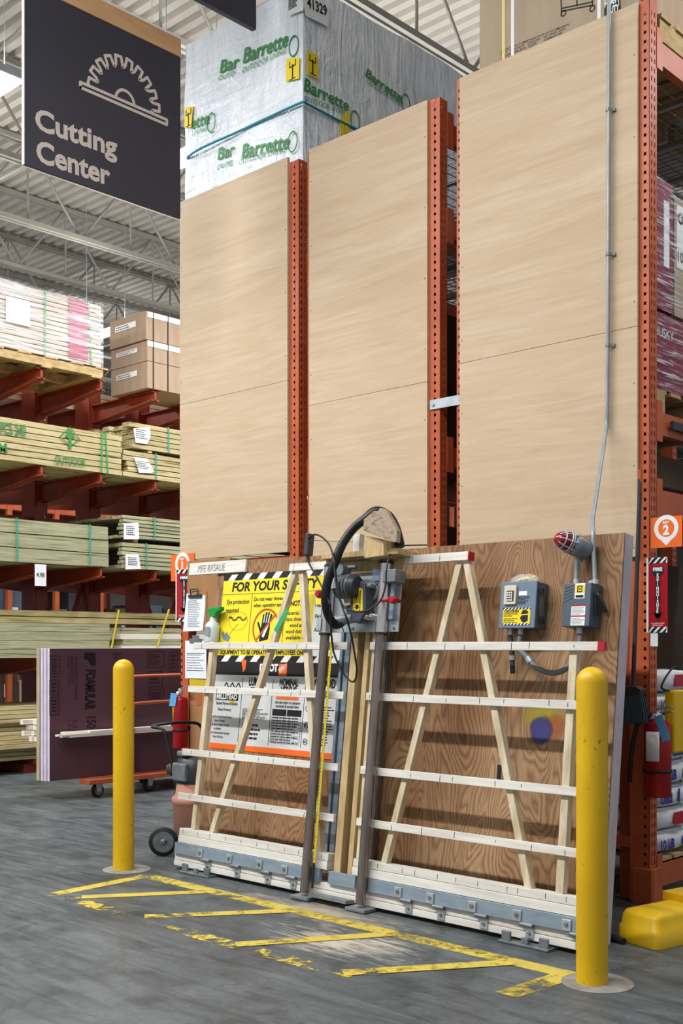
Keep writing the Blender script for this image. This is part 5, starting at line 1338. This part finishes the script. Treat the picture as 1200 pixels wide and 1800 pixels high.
pts = [BRD.pt(ua, V0 - .033, .06), BRD.pt(ua, V0 - .1, .06), BRD.hit(928, 1157, .06), BRD.hit(944, 1174, .06), BRD.hit(968, 1183, .06), BRD.hit(990, 1178, .055), BRD.hit(1008, 1160, .05), BRD.hit(1018, 1135, .05), BRD.pt(ub, v0 - .031, .055)]
m = MB().tube(smooth_path(pts, 8), .0145, 14); m.build('pipe', 'flex_grey', t)
p = BRD.hit(930, 1160, .06); m = MB().lathe(p, Vector((.5, 0, -.6)), [(-.015, .019), (.015, .019)], 14); m.build('coupling', 'galv', t)
t = thing('cable_stub', 'short dark cable stub hanging under the left side of control box', 'cable', BRD.hit(898, 1180, .06))
ua = bu(897, 1110, .06)[0]
m = MB().tube(smooth_path([BRD.pt(ua, V0 - .033, .06), BRD.hit(899, 1140, .06), BRD.hit(900, 1165, .06), BRD.hit(901, 1183, .065)], 6), .013, 12); m.build('cable', 'plastic_dark', t)
m = MB().lathe(BRD.hit(900, 1156, .06), (0, 0, 1), [(-.012, .018), (.012, .018)], 14); m.build('coupling', 'galv', t)

# ================================================================ BOLLARDS
def bollard(p, label):
    t = thing('bollard', label, 'bollard', (p[0], p[1], 0))
    r = .0655; H = 1.325
    prof = [(0.0, r), (H - r, r)] + [(H - r + r * math.sin(a), r * math.cos(a)) for a in [math.pi / 2 * i / 8 for i in range(1, 8)]] + [(H, .004)]
    MB().lathe((p[0], p[1], 0.002), (0, 0, 1), prof, 40).build('sleeve', 'bollard_paint', t)
    k = MB(); k.disc(FLR, (p[0] + .02, p[1] + .01), .15, .0004, .003, 32); k.build('painted_stripe', 'concrete_patch', fl).name = 'concrete_patch'
def bollard_mat():
    m = bpy.data.materials.new('bollard_paint'); t, b, o = nt(m); b.inputs['Roughness'].default_value = .42
    f = noise_n(t, coords(t, (1, 1, .6)), 6, 4); g = noise_n(t, coords(t, (1, 1, .8)), 38, 6, .65, .4); h = noise_n(t, coords(t, (1, 1, 1)), 2.3, 2)
    c = ramp(t, f, [(.3, 'CFA200'), (.7, 'DDB204')])
    k = ramp(t, math_n(t, 'ADD', math_n(t, 'MULTIPLY', g, .7), math_n(t, 'MULTIPLY', h, .3)), [(.60, '000000'), (.64, 'FFFFFF')])
    c = mixc(t, k, c, lin('7A6212')); t.links.new(c, b.inputs['Base Color']); t.links.new(bump_n(t, f, .05, .004), b.inputs['Normal']); M['bollard_paint'] = m
bollard_mat()
b1 = on_floor(1040, 1727); b2 = on_floor(217, 1528)
bollard((b1.x, b1.y), 'yellow dome-topped bollard in front of the right end of the saw')
bollard((b2.x, b2.y), 'yellow dome-topped bollard on the left, in front of the lumber cart')
# ================================================================ WET/DRY VACUUM BEHIND THE LEFT END OF THE SAW
vc = Vector((-6.02, 4.94, 0)); vt_ = thing('wet_dry_vacuum', 'pinkish drum vacuum with black handle behind the left end of the saw', 'vacuum', vc)
MB().lathe(vc + Vector((0, 0, .1)), (0, 0, 1), [(0, .12), (.01, .135), (.24, .14), (.25, .15), (.28, .15), (.3, .125), (.38, .115)], 28).build('drum', 'vac_pink', vt_)
m = MB(); m.lathe(vc + Vector((0, 0, .481)), (0, 0, 1), [(0, .12), (.03, .13), (.1, .12), (.16, .11), (.18, .08), (.2, .04)], 20); mh = m.build('motor_head', 'plastic_dark', vt_)
m = MB(); m.box(vc + Vector((-.07, -.135, .5)), vc + Vector((.07, -.1, .62))); m.box(vc + Vector((-.05, -.11, .665)), vc + Vector((.05, .05, .70))); m.build('motor_cover', 'cast_grey', mh, bevel=.01)
m = MB(); m.lathe(vc + Vector((-.11, -.02, .56)), (-1, -.25, 0), [(0, .03), (.04, .035), (.045, .05), (.07, .052), (.08, .04), (.1, .04)], 18); m.build('hose_inlet', 'plastic_dark', mh)
hp = [on_y(312, 1420, 4.88), on_y(309, 1380, 4.87), on_y(296, 1310, 4.84), on_y(287, 1283, 4.82), on_y(267, 1277, 4.80), on_y(300, 1271, 4.9), on_y(335, 1270, 5.1), on_y(352, 1276, 5.2), on_y(356, 1300, 5.2), on_y(362, 1400, 5.18)]
m = MB().tube(smooth_path(hp, 6), .0115, 10); m.build('handle', 'rubber', vt_)
wc = on_y(287, 1482, 4.72)
for (dy) in (0, .42):
    c = Vector((wc.x, wc.y + dy, .098)); ax = Vector((.75, -.66, 0)) if dy == 0 else Vector((.75, -.66, 0))
    m = MB().lathe(c - ax.normalized() * .016, ax, [(0, .05), (.001, .092), (.006, .097), (.026, .097), (.031, .092), (.032, .05)], 32); w = m.build('wheel', 'rubber', vt_)
    m = MB().lathe(c - ax.normalized() * .02, ax, [(0, .02), (.04, .02), (.045, .012)], 14); m.lathe(c, ax, [(.0162, .07), (.0166, .062)], 24); m.build('hub', 'cast_grey', w)
m = MB(); m.tube([(wc.x + .02, wc.y, .1), (vc.x - .05, vc.y - .05, .12)], .012, 8); m.tube([(wc.x + .02, wc.y + .42, .1), (vc.x - .05, vc.y + .05, .12)], .012, 8)
m.box((vc.x - .12, vc.y - .1, .085), (vc.x + .12, vc.y + .1, .099)); m.build('chassis', 'plastic_dark', vt_)
m = MB(); m.lathe((vc.x + .08, vc.y, .045), (0, 1, 0), [(-.015, .04), (.015, .04)], 18); m.tube([(vc.x + .08, vc.y, .045), (vc.x + .08, vc.y, .09)], .01, 8); m.build('caster', 'rubber', vt_)

# ================================================================ FLATBED CART WITH FOAM BOARDS
ct = thing('lumber_cart', 'orange flatbed lumber cart carrying foam boards, behind the left bollard', 'cart', (-9.15, 6.9, 0))
DT = .178
MB().box((-8.945, 5.98, DT - .045), (-8.78, 7.9, DT)).box((-9.55, 6.9, DT - .045), (-8.9455, 7.9, DT)).build('deck', 'orange', ct, bevel=.006)
def caster(x, y, r, fixed=False):
    m = MB().lathe((x - .02, y, r + .001), (1, 0, 0), [(0, r * .6), (.002, r * .93), (.008, r), (.032, r), (.038, r * .93), (.04, r * .6)], 28); w = m.build('wheel', 'rubber', ct)
    m = MB().lathe((x - .022, y, r + .001), (1, 0, 0), [(0, r * .3), (.0441, r * .3)], 16); m.lathe((x - .021, y, r), (1, 0, 0), [(0, r * .68), (.042, r * .68)], 24); m.build('hub', 'cast_grey' if not fixed else 'plastic_dark', w)
    m = MB()
    for s in (-.028, .024): m.hexa([(x + s, y - .02, r - .01), (x + s + .004, y - .02, r - .01), (x + s + .004, y + .02, r - .01), (x + s, y + .02, r - .01), (x + s, y - .035, DT - .05), (x + s + .004, y - .035, DT - .05), (x + s + .004, y + .045, DT - .05), (x + s, y + .045, DT - .05)])
    m.box((x - .035, y - .045, DT - .053), (x + .035, y + .05, DT - .046)); m.build('caster_fork', 'galv', ct)
for x, y, r in ((-8.87, 6.13, .064), (-8.87, 7.76, .064), (-8.87, 6.72, .066), (-9.46, 7.1, .064), (-9.46, 7.76, .064)): caster(x, y, r, r == .066)
def rail(z, y0, y1):
    m = MB().tube(smooth_path([(-8.82, y0, DT), (-8.82, y0, z - .12), (-8.82, y0 + .015, z - .04), (-8.82, y0 + .1, z), (-8.82, y1 - .1, z), (-8.82, y1 - .015, z - .04), (-8.82, y1, z - .12), (-8.82, y1, DT)], 6), .017, 12); m.build('side_rail', 'orange', ct)
rail(1.115, 6.44, 7.85); rail(.86, 6.49, 7.7)
for i, (x, mt, lab) in enumerate(((-8.955, 'foam_face', 'dark pink foam insulation board with black lettering, front one of the cart stack'), (-8.995, 'foam_edge', 'pale lilac edged foam board, second from the front in the cart stack'), (-9.03, 'foam_edge', 'pale lilac edged foam board, third from the front in the cart stack'), (-9.065, 'foil_edge', 'tan edged insulation board, rearmost of the cart stack'))):
    w = (.033, .033, .03, .05)[i]
    t = thing('foam_board', lab, 'insulation board', (x - w / 2, 6.9, DT), 'foam boards on the cart')
    MB().box((x - w, 5.672 - .012 * i, DT + .0005), (x - .001, 8.11 - .012 * i, 1.385)).build('core', 'foam_edge' if i < 3 else 'foil_edge', t, bevel=.002)
    if i == 0:
        MB().box((x - .0009, 5.674, DT + .002), (x, 8.108, 1.384)).build('front_face', 'foam_face', t)
        F = FX(x); k = MB()
        def down(s, a, b, ca, bold=.02):   # lettering that reads downwards: baseline from photo point a to b
            p = Vector(F.uv(*a)); q = Vector(F.uv(*b)); c = Vector(F.uv(*ca)); put_text(k, F, s, p, width=(q - p).length, cap=(c - p).length, dirv=(q - p), bold=bold, off=.0012)
        down('FOAMULAR', (151, 1177), (150, 1248), (167, 1177), .04); down('150', (153, 1260), (153, 1281), (168, 1260), .03)
        u0, v0 = F.uv(148, 1170); u1, v1 = F.uv(168, 1147)
        k.fbox(F, u0, u1, v0 + .06, v1, .0006, .0012); k.prism(F, [(u1 - .05, v0), (u1, v0), (u1, v0 + .06), (u0 + .03, v0 + .06)], .0006, .0012)
        down('EXTRUDED POLYSTYRENE', (131, 1155), (131, 1230), (136, 1155), .0); down('INSULATION', (124, 1155), (124, 1200), (129, 1155), .0); down('RIGID FOAM', (119, 1155), (119, 1208), (122, 1155), .0)
        down('R-5', (127, 1266), (127, 1280), (136, 1266), .0); down('1 IN', (120, 1266), (120, 1283), (124, 1266), .0)
        def boxout(xa, ya, xb, yb, n):
            a = F.uv(xa, yb); b = F.uv(xb, ya); k.stroke(F, [(a[0], a[1]), (b[0], a[1]), (b[0], b[1]), (a[0], b[1]), (a[0], a[1])], .005, .0006, .0012)
            lines(k, F, a[0] + .02, b[0] - .02, b[1] - .02, a[1] + .02, n, .0012, .4, int(xa))
        boxout(87, 1195, 103, 1222, 3); boxout(87, 1225, 103, 1257, 4); boxout(88, 1153, 105, 1190, 7); boxout(258, 1145, 288, 1173, 5); boxout(261, 1180, 285, 1207, 3); boxout(262, 1212, 288, 1233, 4); boxout(200, 1148, 214, 1157, 3); boxout(298, 1146, 312, 1180, 4)
        k.build('black_print', 'foam_ink', t)
# thin lumber strips lying on the cart
r = random.Random(3)
MB().box((-8.86, 6.3, .55), (-8.80, 6.36, .56)).build('cradle', 'orange', ct); MB().box((-8.925, 6.4, .556), (-8.90, 7.9, .572)).build('cradle', 'orange', ct)
a = on_x(96, 1297, -8.88); b = on_x(330, 1271, -8.88)
k = 0
for j in range(3):
    for i in range(2):
        t = thing('wood_strip', 'thin pale wood strip in the loose bunch in front of the foam boards', 'wood strip', (-8.9, 6.9, .6), 'pale wood strips on the cart')
        y0 = a.y + r.uniform(0, .35) ; z0 = .574 + .017 * j
        x0 = -8.93 + .048 * i + r.uniform(0, .004)
        MB().hexa([(x0, y0, z0), (x0 + .045, y0, z0), (x0 + .045, y0 + 2.4, z0 + .0), (x0, y0 + 2.4, z0 + .0), (x0, y0, z0 + .0155), (x0 + .045, y0, z0 + .0155), (x0 + .045, y0 + 2.4, z0 + .0155), (x0, y0 + 2.4, z0 + .0155)]).build('strip', 'pale_trim', t)
q = on_x(42, 1280, -9.25)
for j in range(4):
    for i in range(3):
        t = thing('wood_strip', 'short-looking pale wood strip end sticking out behind the foam boards', 'wood strip', (-9.25, 6.5, .5), 'pale strips behind the foam boards')
        z0 = on_x(42, 1304, -9.25).z + .052 * j; x0 = -9.33 + .055 * i; y0 = q.y + r.uniform(0, .14)
        MB().box((x0, y0, z0), (x0 + .05, y0 + 2.3, z0 + .045)).build('strip', 'pale_trim', t)
MB().box((-9.36, 6.95, DT), (-9.16, 7.05, on_x(42, 1304, -9.25).z)).build('cradle', 'orange', ct); MB().box((-9.36, 7.5, DT), (-9.16, 7.6, on_x(42, 1304, -9.25).z)).build('cradle', 'orange', ct)

# ================================================================ CANTILEVER LUMBER RACK ACROSS THE AISLE
XFc = -11.0
cr = thing('cantilever_rack', 'dark red cantilever rack holding lumber bundles across the aisle', 'storage rack', (-12.45, 8, 0))
COLY = [7.672 + .785 * k for k in range(-4, 6)]
TIERS = [4.49, 3.41, 2.32, 1.27]
cm = None; am = None
for y in COLY:
    m = MB(); m.box((-12.6, y - .09, 0), (-12.3, y - .075, 4.75)); m.box((-12.6, y + .075, 0), (-12.3, y + .09, 4.75)); m.box((-12.6, y - .07, 0), (-12.585, y + .07, 4.75)); m.box((-12.315, y - .07, 0), (-12.3, y + .07, 4.75))
    m.box((-12.7, y - .12, 0), (-11.2, y + .12, .09))
    c = m.build('column', 'rack_red', cr)
    b = MB()
    for z in [.3 + .3 * i for i in range(15)]: b.lathe((-12.299, y + .045, z), (1, 0, 0), [(0, .014), (.012, .012)], 8)
    b.build('bolt', 'galv', c)
    for z in TIERS:
        for s, x0, x1 in ((1, -12.3, -11.03), (-1, -12.6, -13.8)):
            m = MB()
            def q(x, ya, yb, z0, z1): return x
            zr, zt2 = z - .24, z - .12
            for (ya, yb, lo) in ((y - .012, y + .012, None),):
                m.hexa([(x0, ya, zr), (x1, ya, zt2), (x1, yb, zt2), (x0, yb, zr), (x0, ya, z), (x1, ya, z), (x1, yb, z), (x0, yb, z)])
            m.hexa([(x0, y - .06, z - .012), (x1, y - .06, z - .012), (x1, y + .06, z - .012), (x0, y + .06, z - .012), (x0, y - .06, z), (x1, y - .06, z), (x1, y + .06, z), (x0, y + .06, z)])
            m.hexa([(x0, y - .06, zr), (x1, y - .06, zt2), (x1, y + .06, zt2), (x0, y + .06, zr), (x0, y - .06, zr + .012), (x1, y - .06, zt2 + .012), (x1, y + .06, zt2 + .012), (x0, y + .06, zr + .012)])
            m.box((x0, y - .07, zr - .03), (x0 + s * .02, y + .07, z + .03))
            m.build('arm', 'rack_red', cr)
for i in range(len(COLY) - 1):
    if i % 2 == 0:
        m = MB(); m.tube([(-12.45, COLY[i] + .09, .5), (-12.45, COLY[i + 1] - .09, 2.2)], .025, 8); m.tube([(-12.45, COLY[i] + .09, 2.2), (-12.45, COLY[i + 1] - .09, .5)], .025, 8); m.build('brace', 'rack_red', cr)
m = MB()
for z in (2.9, 4.0): m.box((-12.5, COLY[0], z), (-12.4, COLY[-1], z + .1))
m.build('tie_beam', 'rack_red', cr)

BOXM = {}
def board_obj(name, size, mt, parent, lo):
    key = (tuple(round(s, 4) for s in size), mt)
    if key not in BOXM:
        m = MB().box((0, 0, 0), size); BOXM[key] = m.mesh(name); BOXM[key].materials.append(M[mt])
    o = bpy.data.objects.new(name, BOXM[key]); COL.objects.link(o); o.parent = parent; o.location = Vector(lo) - org(parent); return o
def bundle(name, label, y0, y1, z0, z1, rows, cols, mt, straps=(), smat='strap_green', depth=1.1, xf=XFc, jit=.02, tags=(), seed=1, group=None):
    t = thing(name, label, 'lumber bundle', (xf - depth / 2, (y0 + y1) / 2, z0), group)
    r = random.Random(seed); h = (z1 - z0) / rows; w = depth / cols
    for j in range(rows):
        for i in range(cols):
            if 0 < i < cols - 1 and 0 < j < rows - 1 and (y0 < 7.99): continue
            board_obj('board', (w - .008, y1 - y0, h - .010), mt, t, (xf - w * (i + 1) - r.uniform(0, .005), y0 + r.uniform(0, jit), z0 + h * j))
    F = FX(xf + .004)
    for s in straps:
        m = MB(); a, b = (s, s) if not isinstance(s, tuple) else s
        m.prism(F, [(a - .009, z1 + .003), (a + .009, z1 + .003), (b + .009, z0 - .002), (b - .009, z0 - .002)], 0, .003); m.fbox(F, a - .009, a + .009, z1 + .001, z1 + .003, -depth, .003); m.build('strap', smat, t)
    for pts in tags:
        m = MB().prism(F, [F.uv(*p) for p in pts], .003, .0055); o = m.build('paper_tag', 'paper', t)
        k = MB(); us = [F.uv(*p)[0] for p in pts]; vs = [F.uv(*p)[1] for p in pts]
        lines(k, F, min(us) + .035, max(us) - .045, max(vs) - .04, min(vs) + .05, 5, .0062, .45, seed); k.build('print', 'black_ink', o)
    return t
def zx(px, py): return on_x(px, py, XFc).z
def yx(px): return on_x(px, 900, XFc).y
# tier B
Y1 = yx(213); z1 = zx(213, 765); z0 = 3.412
b1_ = bundle('lumber_bundle', 'yellowish treated lumber bundle with green stencils, top left tier', 5.3, Y1, z0, z1, 7, 6, 'treated', [(yx(179), yx(178)), (yx(185), yx(189))], 'strap_green', seed=2)
F = FX(XFc + .004); k = MB()
text_px(k, F, 'PCS 240', (1, 762), (46, 767), (1, 742), off=.001, bold=.02); text_px(k, F, 'M', (-2, 795), (13, 796), (-2, 779), off=.001, bold=.03); text_px(k, F, 'OUTDOOR', (97, 816), (151, 820), (97, 801), off=.001, bold=.01)
c = F.uv(123, 770); w = .13; k.stroke(F, [(c[0], c[1] + w * .95), (c[0] + w, c[1]), (c[0], c[1] - w * .7), (c[0] - w, c[1]), (c[0], c[1] + w * .95)], .012, 0, .001)
k.prism(F, [(c[0] - .02, c[1] - .12), (c[0] + .02, c[1] - .12), (c[0] + .02, c[1]), (c[0] + .07, c[1] + .01), (c[0] + .03, c[1] + .06), (c[0], c[1] + .11), (c[0] - .03, c[1] + .06), (c[0] - .07, c[1] + .01), (c[0] - .02, c[1])], 0, .001)
k.build('stencil', 'stencil_green', b1_)
ys = yx(226)
bundle('lumber_bundle', 'treated lumber bundle with white tag, upper of the pair beside the stencilled bundle', ys, 12.4, zx(226, 785), zx(226, 739), 5, 8, 'treated', [yx(296)], 'strap_teal', tags=[[(234, 753), (263, 751), (264, 768), (258, 781), (238, 778)]], seed=3, jit=.12)
m = MB()
for y in (ys + .3, ys + 2.2): m.box((-12.1, y, zx(226, 790)), (XFc - .02, y + .06, zx(226, 785) - .001))
o = m.build('spacer_block', 'pallet_wood'); tag(o, 'wooden spacers between the two tagged lumber bundles of the upper tier', 'spacer')
bundle('lumber_bundle', 'treated lumber bundle with crumpled white tag, lower of the pair beside the stencilled bundle', yx(216), 12.4, 3.412, zx(226, 790) - .002, 5, 8, 'treated', [yx(274)], 'strap_teal', tags=[[(235, 803), (258, 806), (270, 828), (266, 832), (244, 831)]], seed=4, jit=.1)
# tier C
bundle('lumber_bundle', 'greenish treated lumber bundle with two teal straps, second tier at left', 5.2, yx(190), 2.322, zx(190, 925), 3, 4, 'treated_green', [yx(30), yx(158)], 'strap_teal', seed=5)
bundle('lumber_bundle', 'greenish lumber bundle with white tag, upper of the pair on the second tier', yx(212), 12.4, zx(212, 944), zx(212, 903), 6, 12, 'treated_green', [yx(271)], 'strap_teal', tags=[[(217, 920), (243, 919), (244, 948), (217, 948)]], seed=6, jit=.05)
m = MB()
for y in (yx(212) + .2, yx(212) + 2.2): m.box((-12.1, y, zx(212, 951)), (XFc - .02, y + .06, zx(212, 944) - .001))
o = m.build('spacer_block', 'pallet_wood'); tag(o, 'wooden spacers between the two tagged greenish bundles of the second tier', 'spacer')
bundle('lumber_bundle', 'greenish lumber bundle with white tag, lower of the pair on the second tier', yx(214), 12.4, 2.322, zx(212, 951) - .002, 6, 12, 'treated_green', [yx(257)], 'strap_teal', tags=[[(220, 974), (243, 974), (247, 1000), (220, 1001)]], seed=7, jit=.05)
# tier D: loose planks
z0 = 1.272; zt4 = zx(195, 1097); n = 4; h = (zt4 - z0) / n
for i in range(n):
    for c in range(3):
        t = thing('plank', 'wide pale-green treated plank in the loose stack behind the left bollard', 'plank', (XFc - .2, 6.4, z0 + h * i), 'loose wide planks on the low tier')
        MB().box((XFc - .3 * (c + 1) + .004, 5.0, z0 + h * i + .002), (XFc - .3 * c, yx(195) - .02 * (i % 2), z0 + h * (i + 1) - .002)).build('board', 'treated_green', t)
n = 5; z0 = 1.272; zt5 = zx(216, 1103); h = (zt5 - z0) / n
for i in range(n):
    for c in range(2):
        t = thing('plank', 'thin pale plank in the low stack above the foam boards', 'plank', (XFc - .2, 10, z0 + h * i), 'thin planks on the low tier')
        MB().box((XFc - .35 * (c + 1) + .004, yx(212) + .02 * (i % 3), z0 + h * i + .002), (XFc - .35 * c, 12.4, z0 + h * (i + 1) - .002)).build('board', 'pale_trim' if i % 2 else 'treated_green', t)
bundle('lumber_bundle', 'dark shaded lumber lying at the back of the low tier under the tagged bundles', 6.2, 12.0, zt4 + .01, zt4 + .16, 2, 3, 'treated', depth=.9, xf=XFc - .35, seed=9)
for px, py0, py1, px1 in ((201, 1105, 1072, 209), (285, 1102, 1071, 297)):
    p = on_x(px, py0 + 8, XFc + .05); q = on_x(px1, py1, XFc + .045)
    d = (q - p); p = p - d * ((p.z - .012) / d.z)
    m = MB().tube([p, q], .012, 8); o = m.build('marker_stick', 'tape_yellow'); tag(o, 'thin yellow stick leaning on the low tier, %s' % ('just behind the left bollard top' if px < 250 else 'near the red extinguisher sign'), 'stick')
# tier E on the floor
n = 13; z0 = .15; zt6 = zx(2, 1243); h = (zt6 - z0) / n; r = random.Random(8)
for i in range(n):
    t = thing('plank', 'yellowish plank in the floor-level stack at the left edge, behind the foam boards', 'plank', (XFc - .3, 6.5, z0 + h * i), 'planks stacked at floor level')
    MB().box((XFc - .95, 4.6, z0 + h * i + .003), (XFc + r.uniform(-.12, .03), 8.1 + r.uniform(-.1, .1), z0 + h * (i + 1) - .004)).build('board', 'treated', t)
m = MB()
for y in COLY: m.box((-12.25, y - .05, .091), (XFc - .1, y + .05, .149))
m.build('base_arm', 'rack_red', cr)
t = thing('plank', 'bare light plank end lying low at the left edge above the floor stack', 'plank', (-11.5, 6, zt6)); m = MB().box((-11.75, 4.6, zt6 + .12), (-11.5, yx(24), zt6 + .16)); m.build('board', 'pale_trim', t); 
m = MB(); m.box((-11.75, 5.0, zt6 + .004), (-11.5, 5.1, zt6 + .119)); m.build('packing_block', 'pallet_wood', t)
# tier A: wrapped boards on a pallet, three cartons
t = thing('pallet', 'wooden pallet under the plastic-wrapped board stack on the top tier', 'pallet', (-11.6, 6.5, 4.492))
yR = yx(181)
m = MB()
for x in (-12.2, -11.65, -11.09): m.box((x, 4.9, 4.515), (x + .09, yR, 4.605))
m.build('stringer', 'pallet_wood', t)
m = MB()
for i in range(9): m.box((-12.2, 4.9 + i * .335, 4.606), (-10.99, 5.06 + i * .335, 4.625))
for i in range(5): m.box((-12.2, 4.9 + i * .655, 4.494), (-10.99, 5.03 + i * .655, 4.514))
m.build('deck_boards', 'pallet_wood', t)
wb = bundle('wrapped_boards', 'tall stack of plastic-wrapped primed boards with a pink band, top left', 4.9, yR - .02, 4.63, zx(178, 536), 14, 3, 'primed', [yx(79), (yx(155), yx(160))], 'strap_green', seed=11, jit=.0)
F = FX(XFc + .004); zt7 = zx(178, 536)
m = MB().fbox(F, yx(121), yx(154), 4.66, zt7 - .01, .0, .002); m.build('pink_band', 'pink_print', wb)
m = MB().fbox(F, yx(10), yx(52), zx(30, 570), zx(30, 525), .003, .005); m.build('paper_label', 'white_plain', wb)
m = MB(); m.add([(XFc + .008, 4.88, 4.63), (XFc + .008, yR, 4.63), (XFc + .008, yR, zt7 + .01), (XFc + .008, 4.88, zt7 + .01), (-12.1, yR, 4.63), (-12.1, yR, zt7 + .01)], [(0, 1, 2, 3), (1, 4, 5, 2)]); m.build('stretch_film', 'film_flat', wb)
yb3 = yx(259); zz = [4.50, zx(259, 634), zx(259, 597), zx(259, 546)]
for i in range(3):
    t = thing('carton', ['long brown carton, lowest of the three stacked on the top tier', 'long brown carton, middle of the three stacked on the top tier', 'long brown carton with white edge, topmost of the three stacked on the top tier'][i], 'carton', (-11.4, yb3 + 1, zz[i]))
    MB().box((-11.74, yb3 - .02 * (i == 2), zz[i] + .002), (XFc + .0, yb3 + 2.6, zz[i + 1] - .002)).build('box', 'cardboard', t, bevel=.006)
    k = MB(); F2 = FY(yb3 - .02 * (i == 2) - .003); h = zz[i + 1] - zz[i]
    lb_ = MB().fbox(F2, -11.62, -11.2, zz[i] + h * .55, zz[i] + h * .75, 0, .002).build('tape_label', 'white_plain', t)
    lines(k, F2, -11.6, -11.22, zz[i] + h * .73, zz[i] + h * .57, 2, .003, .5, i); k.build('print', 'grey_ink', lb_)
    if i > 0: MB().fbox(FX(XFc + .001), yb3, yb3 + 2.55, zz[i + 1] - .075, zz[i + 1] - .01, .0, .006).build('edge_strip', 'white_plain', t)
    m = MB()
    for y in (yb3 + .08, yb3 + .3): m.fbox(FX(XFc + .001), y, y + .012, zz[i] + .003, zz[i + 1] - .003, .0, .009)
    m.build('strap', 'strap_black', t)
# hang tag on an arm
p = on_x(70, 1010, -10.99); F = FX(-10.99)
m = MB().fbox(F, F.uv(61, 1010)[0], F.uv(81, 1010)[0], F.uv(70, 1030)[1], F.uv(70, 992)[1], 0, .003); o = m.build('price_tag', 'paper'); tag(o, 'white hanging price tag on the arm below the teal-strapped bundle', 'price tag')
k = MB(); text_px(k, F, '4.98', (64, 1014), (78, 1015), (64, 1006), off=.004, bold=.02); k.build('print', 'black_ink', o)
# far side of the cantilever rack: pale bundles
for (z, y0, y1, h, mt, w) in ((4.492, 5.5, 13.5, .28, 'pale_trim', 'pale white trim boards on the far side of the cantilever rack, top tier'), (2.322, 5.0, 8.2, .5, 'primed', 'primed boards on the far side of the cantilever rack, second tier')):
    bundle('lumber_bundle', w, y0, y1, z, z + h, 4, 3, mt, depth=1.05, xf=-12.68, seed=12)
# distant racking beyond
def far_rack(x, y0, label):
    t = thing('pallet_rack', label, 'storage rack', (x, y0 + 3, 0))
    for i in range(9):
        for dx in (0, -1.1): m = MB(); m.box((x + dx - .04, y0 + .92 * i, 0), (x + dx + .04, y0 + .92 * i + .09, 5)); m.build('upright', 'orange', t)
    for z in (.15, 1.45, 2.6, 3.7):
        for dx in (0, -1.1): m = MB(); m.box((x + dx - .025, y0 + .08, z), (x + dx + .025, y0 + 7.5, z + .13)); m.build('beam', 'orange', t)
        m = MB(); m.box((x - 1.07, y0 + .1, z + .131), (x - .03, y0 + 7.4, z + .15)); m.build('shelf', 'galv', t)
    return t
far_rack(-17.2, 7.3, 'distant orange pallet rack seen through the lower gaps of the lumber rack, left one')
far_rack(-17.2, 14.9, 'distant orange pallet rack seen through the lower gaps of the lumber rack, right one')
r = random.Random(21)
k = 0
for y0 in (7.45, 9.95, 12.35, 15.05, 17.55):
    for z in (.31, 1.61, 2.76):
        y = y0
        while y < y0 + 1.75:
            w = r.uniform(.35, .75); h = r.uniform(.4, .85); mt = r.choice(['cardboard', 'plastic_dark', 'box_dark', 'box_dark', 'grey_dark_paint', 'cardboard_pale'])
            k += 1
            t = thing('carton', 'small carton on the distant orange racking behind the lumber rack', 'carton', (-17.6, y + w / 2, z), 'cartons on the distant racking')
            m = MB().box((-18.0, y, z), (-17.3, y + w - .03, z + h)); m.build('box', mt, t, bevel=.006)
            m = MB().box((-17.2995, y + w * .3, z + h * .3), (-17.298, y + w * .6, z + h * .6)); m.build('label', 'paper', t)
            y += w

# ================================================================ CAMERA, WORLD, VIEW
cam = bpy.data.cameras.new('camera'); co = bpy.data.objects.new('camera', cam); COL.objects.link(co)
co.location = EYE; co.rotation_euler = (math.pi / 2, 0, YAW)
cam.sensor_fit = 'HORIZONTAL'; cam.sensor_width = 36; cam.lens = 36 * FPX / 1200; cam.shift_y = (HOR - 900) / 1200; cam.clip_end = 200
SC.camera = co
w = bpy.data.worlds.new('World'); SC.world = w; w.use_nodes = True
bg = w.node_tree.nodes['Background']; bg.inputs[0].default_value = (.92, .95, 1.0, 1); bg.inputs[1].default_value = 0.42
SC.view_settings.view_transform = 'Standard'; SC.view_settings.look = 'None'; SC.view_settings.gamma = 1; SC.view_settings.use_curve_mapping = False
SC.view_settings.exposure = 0.28
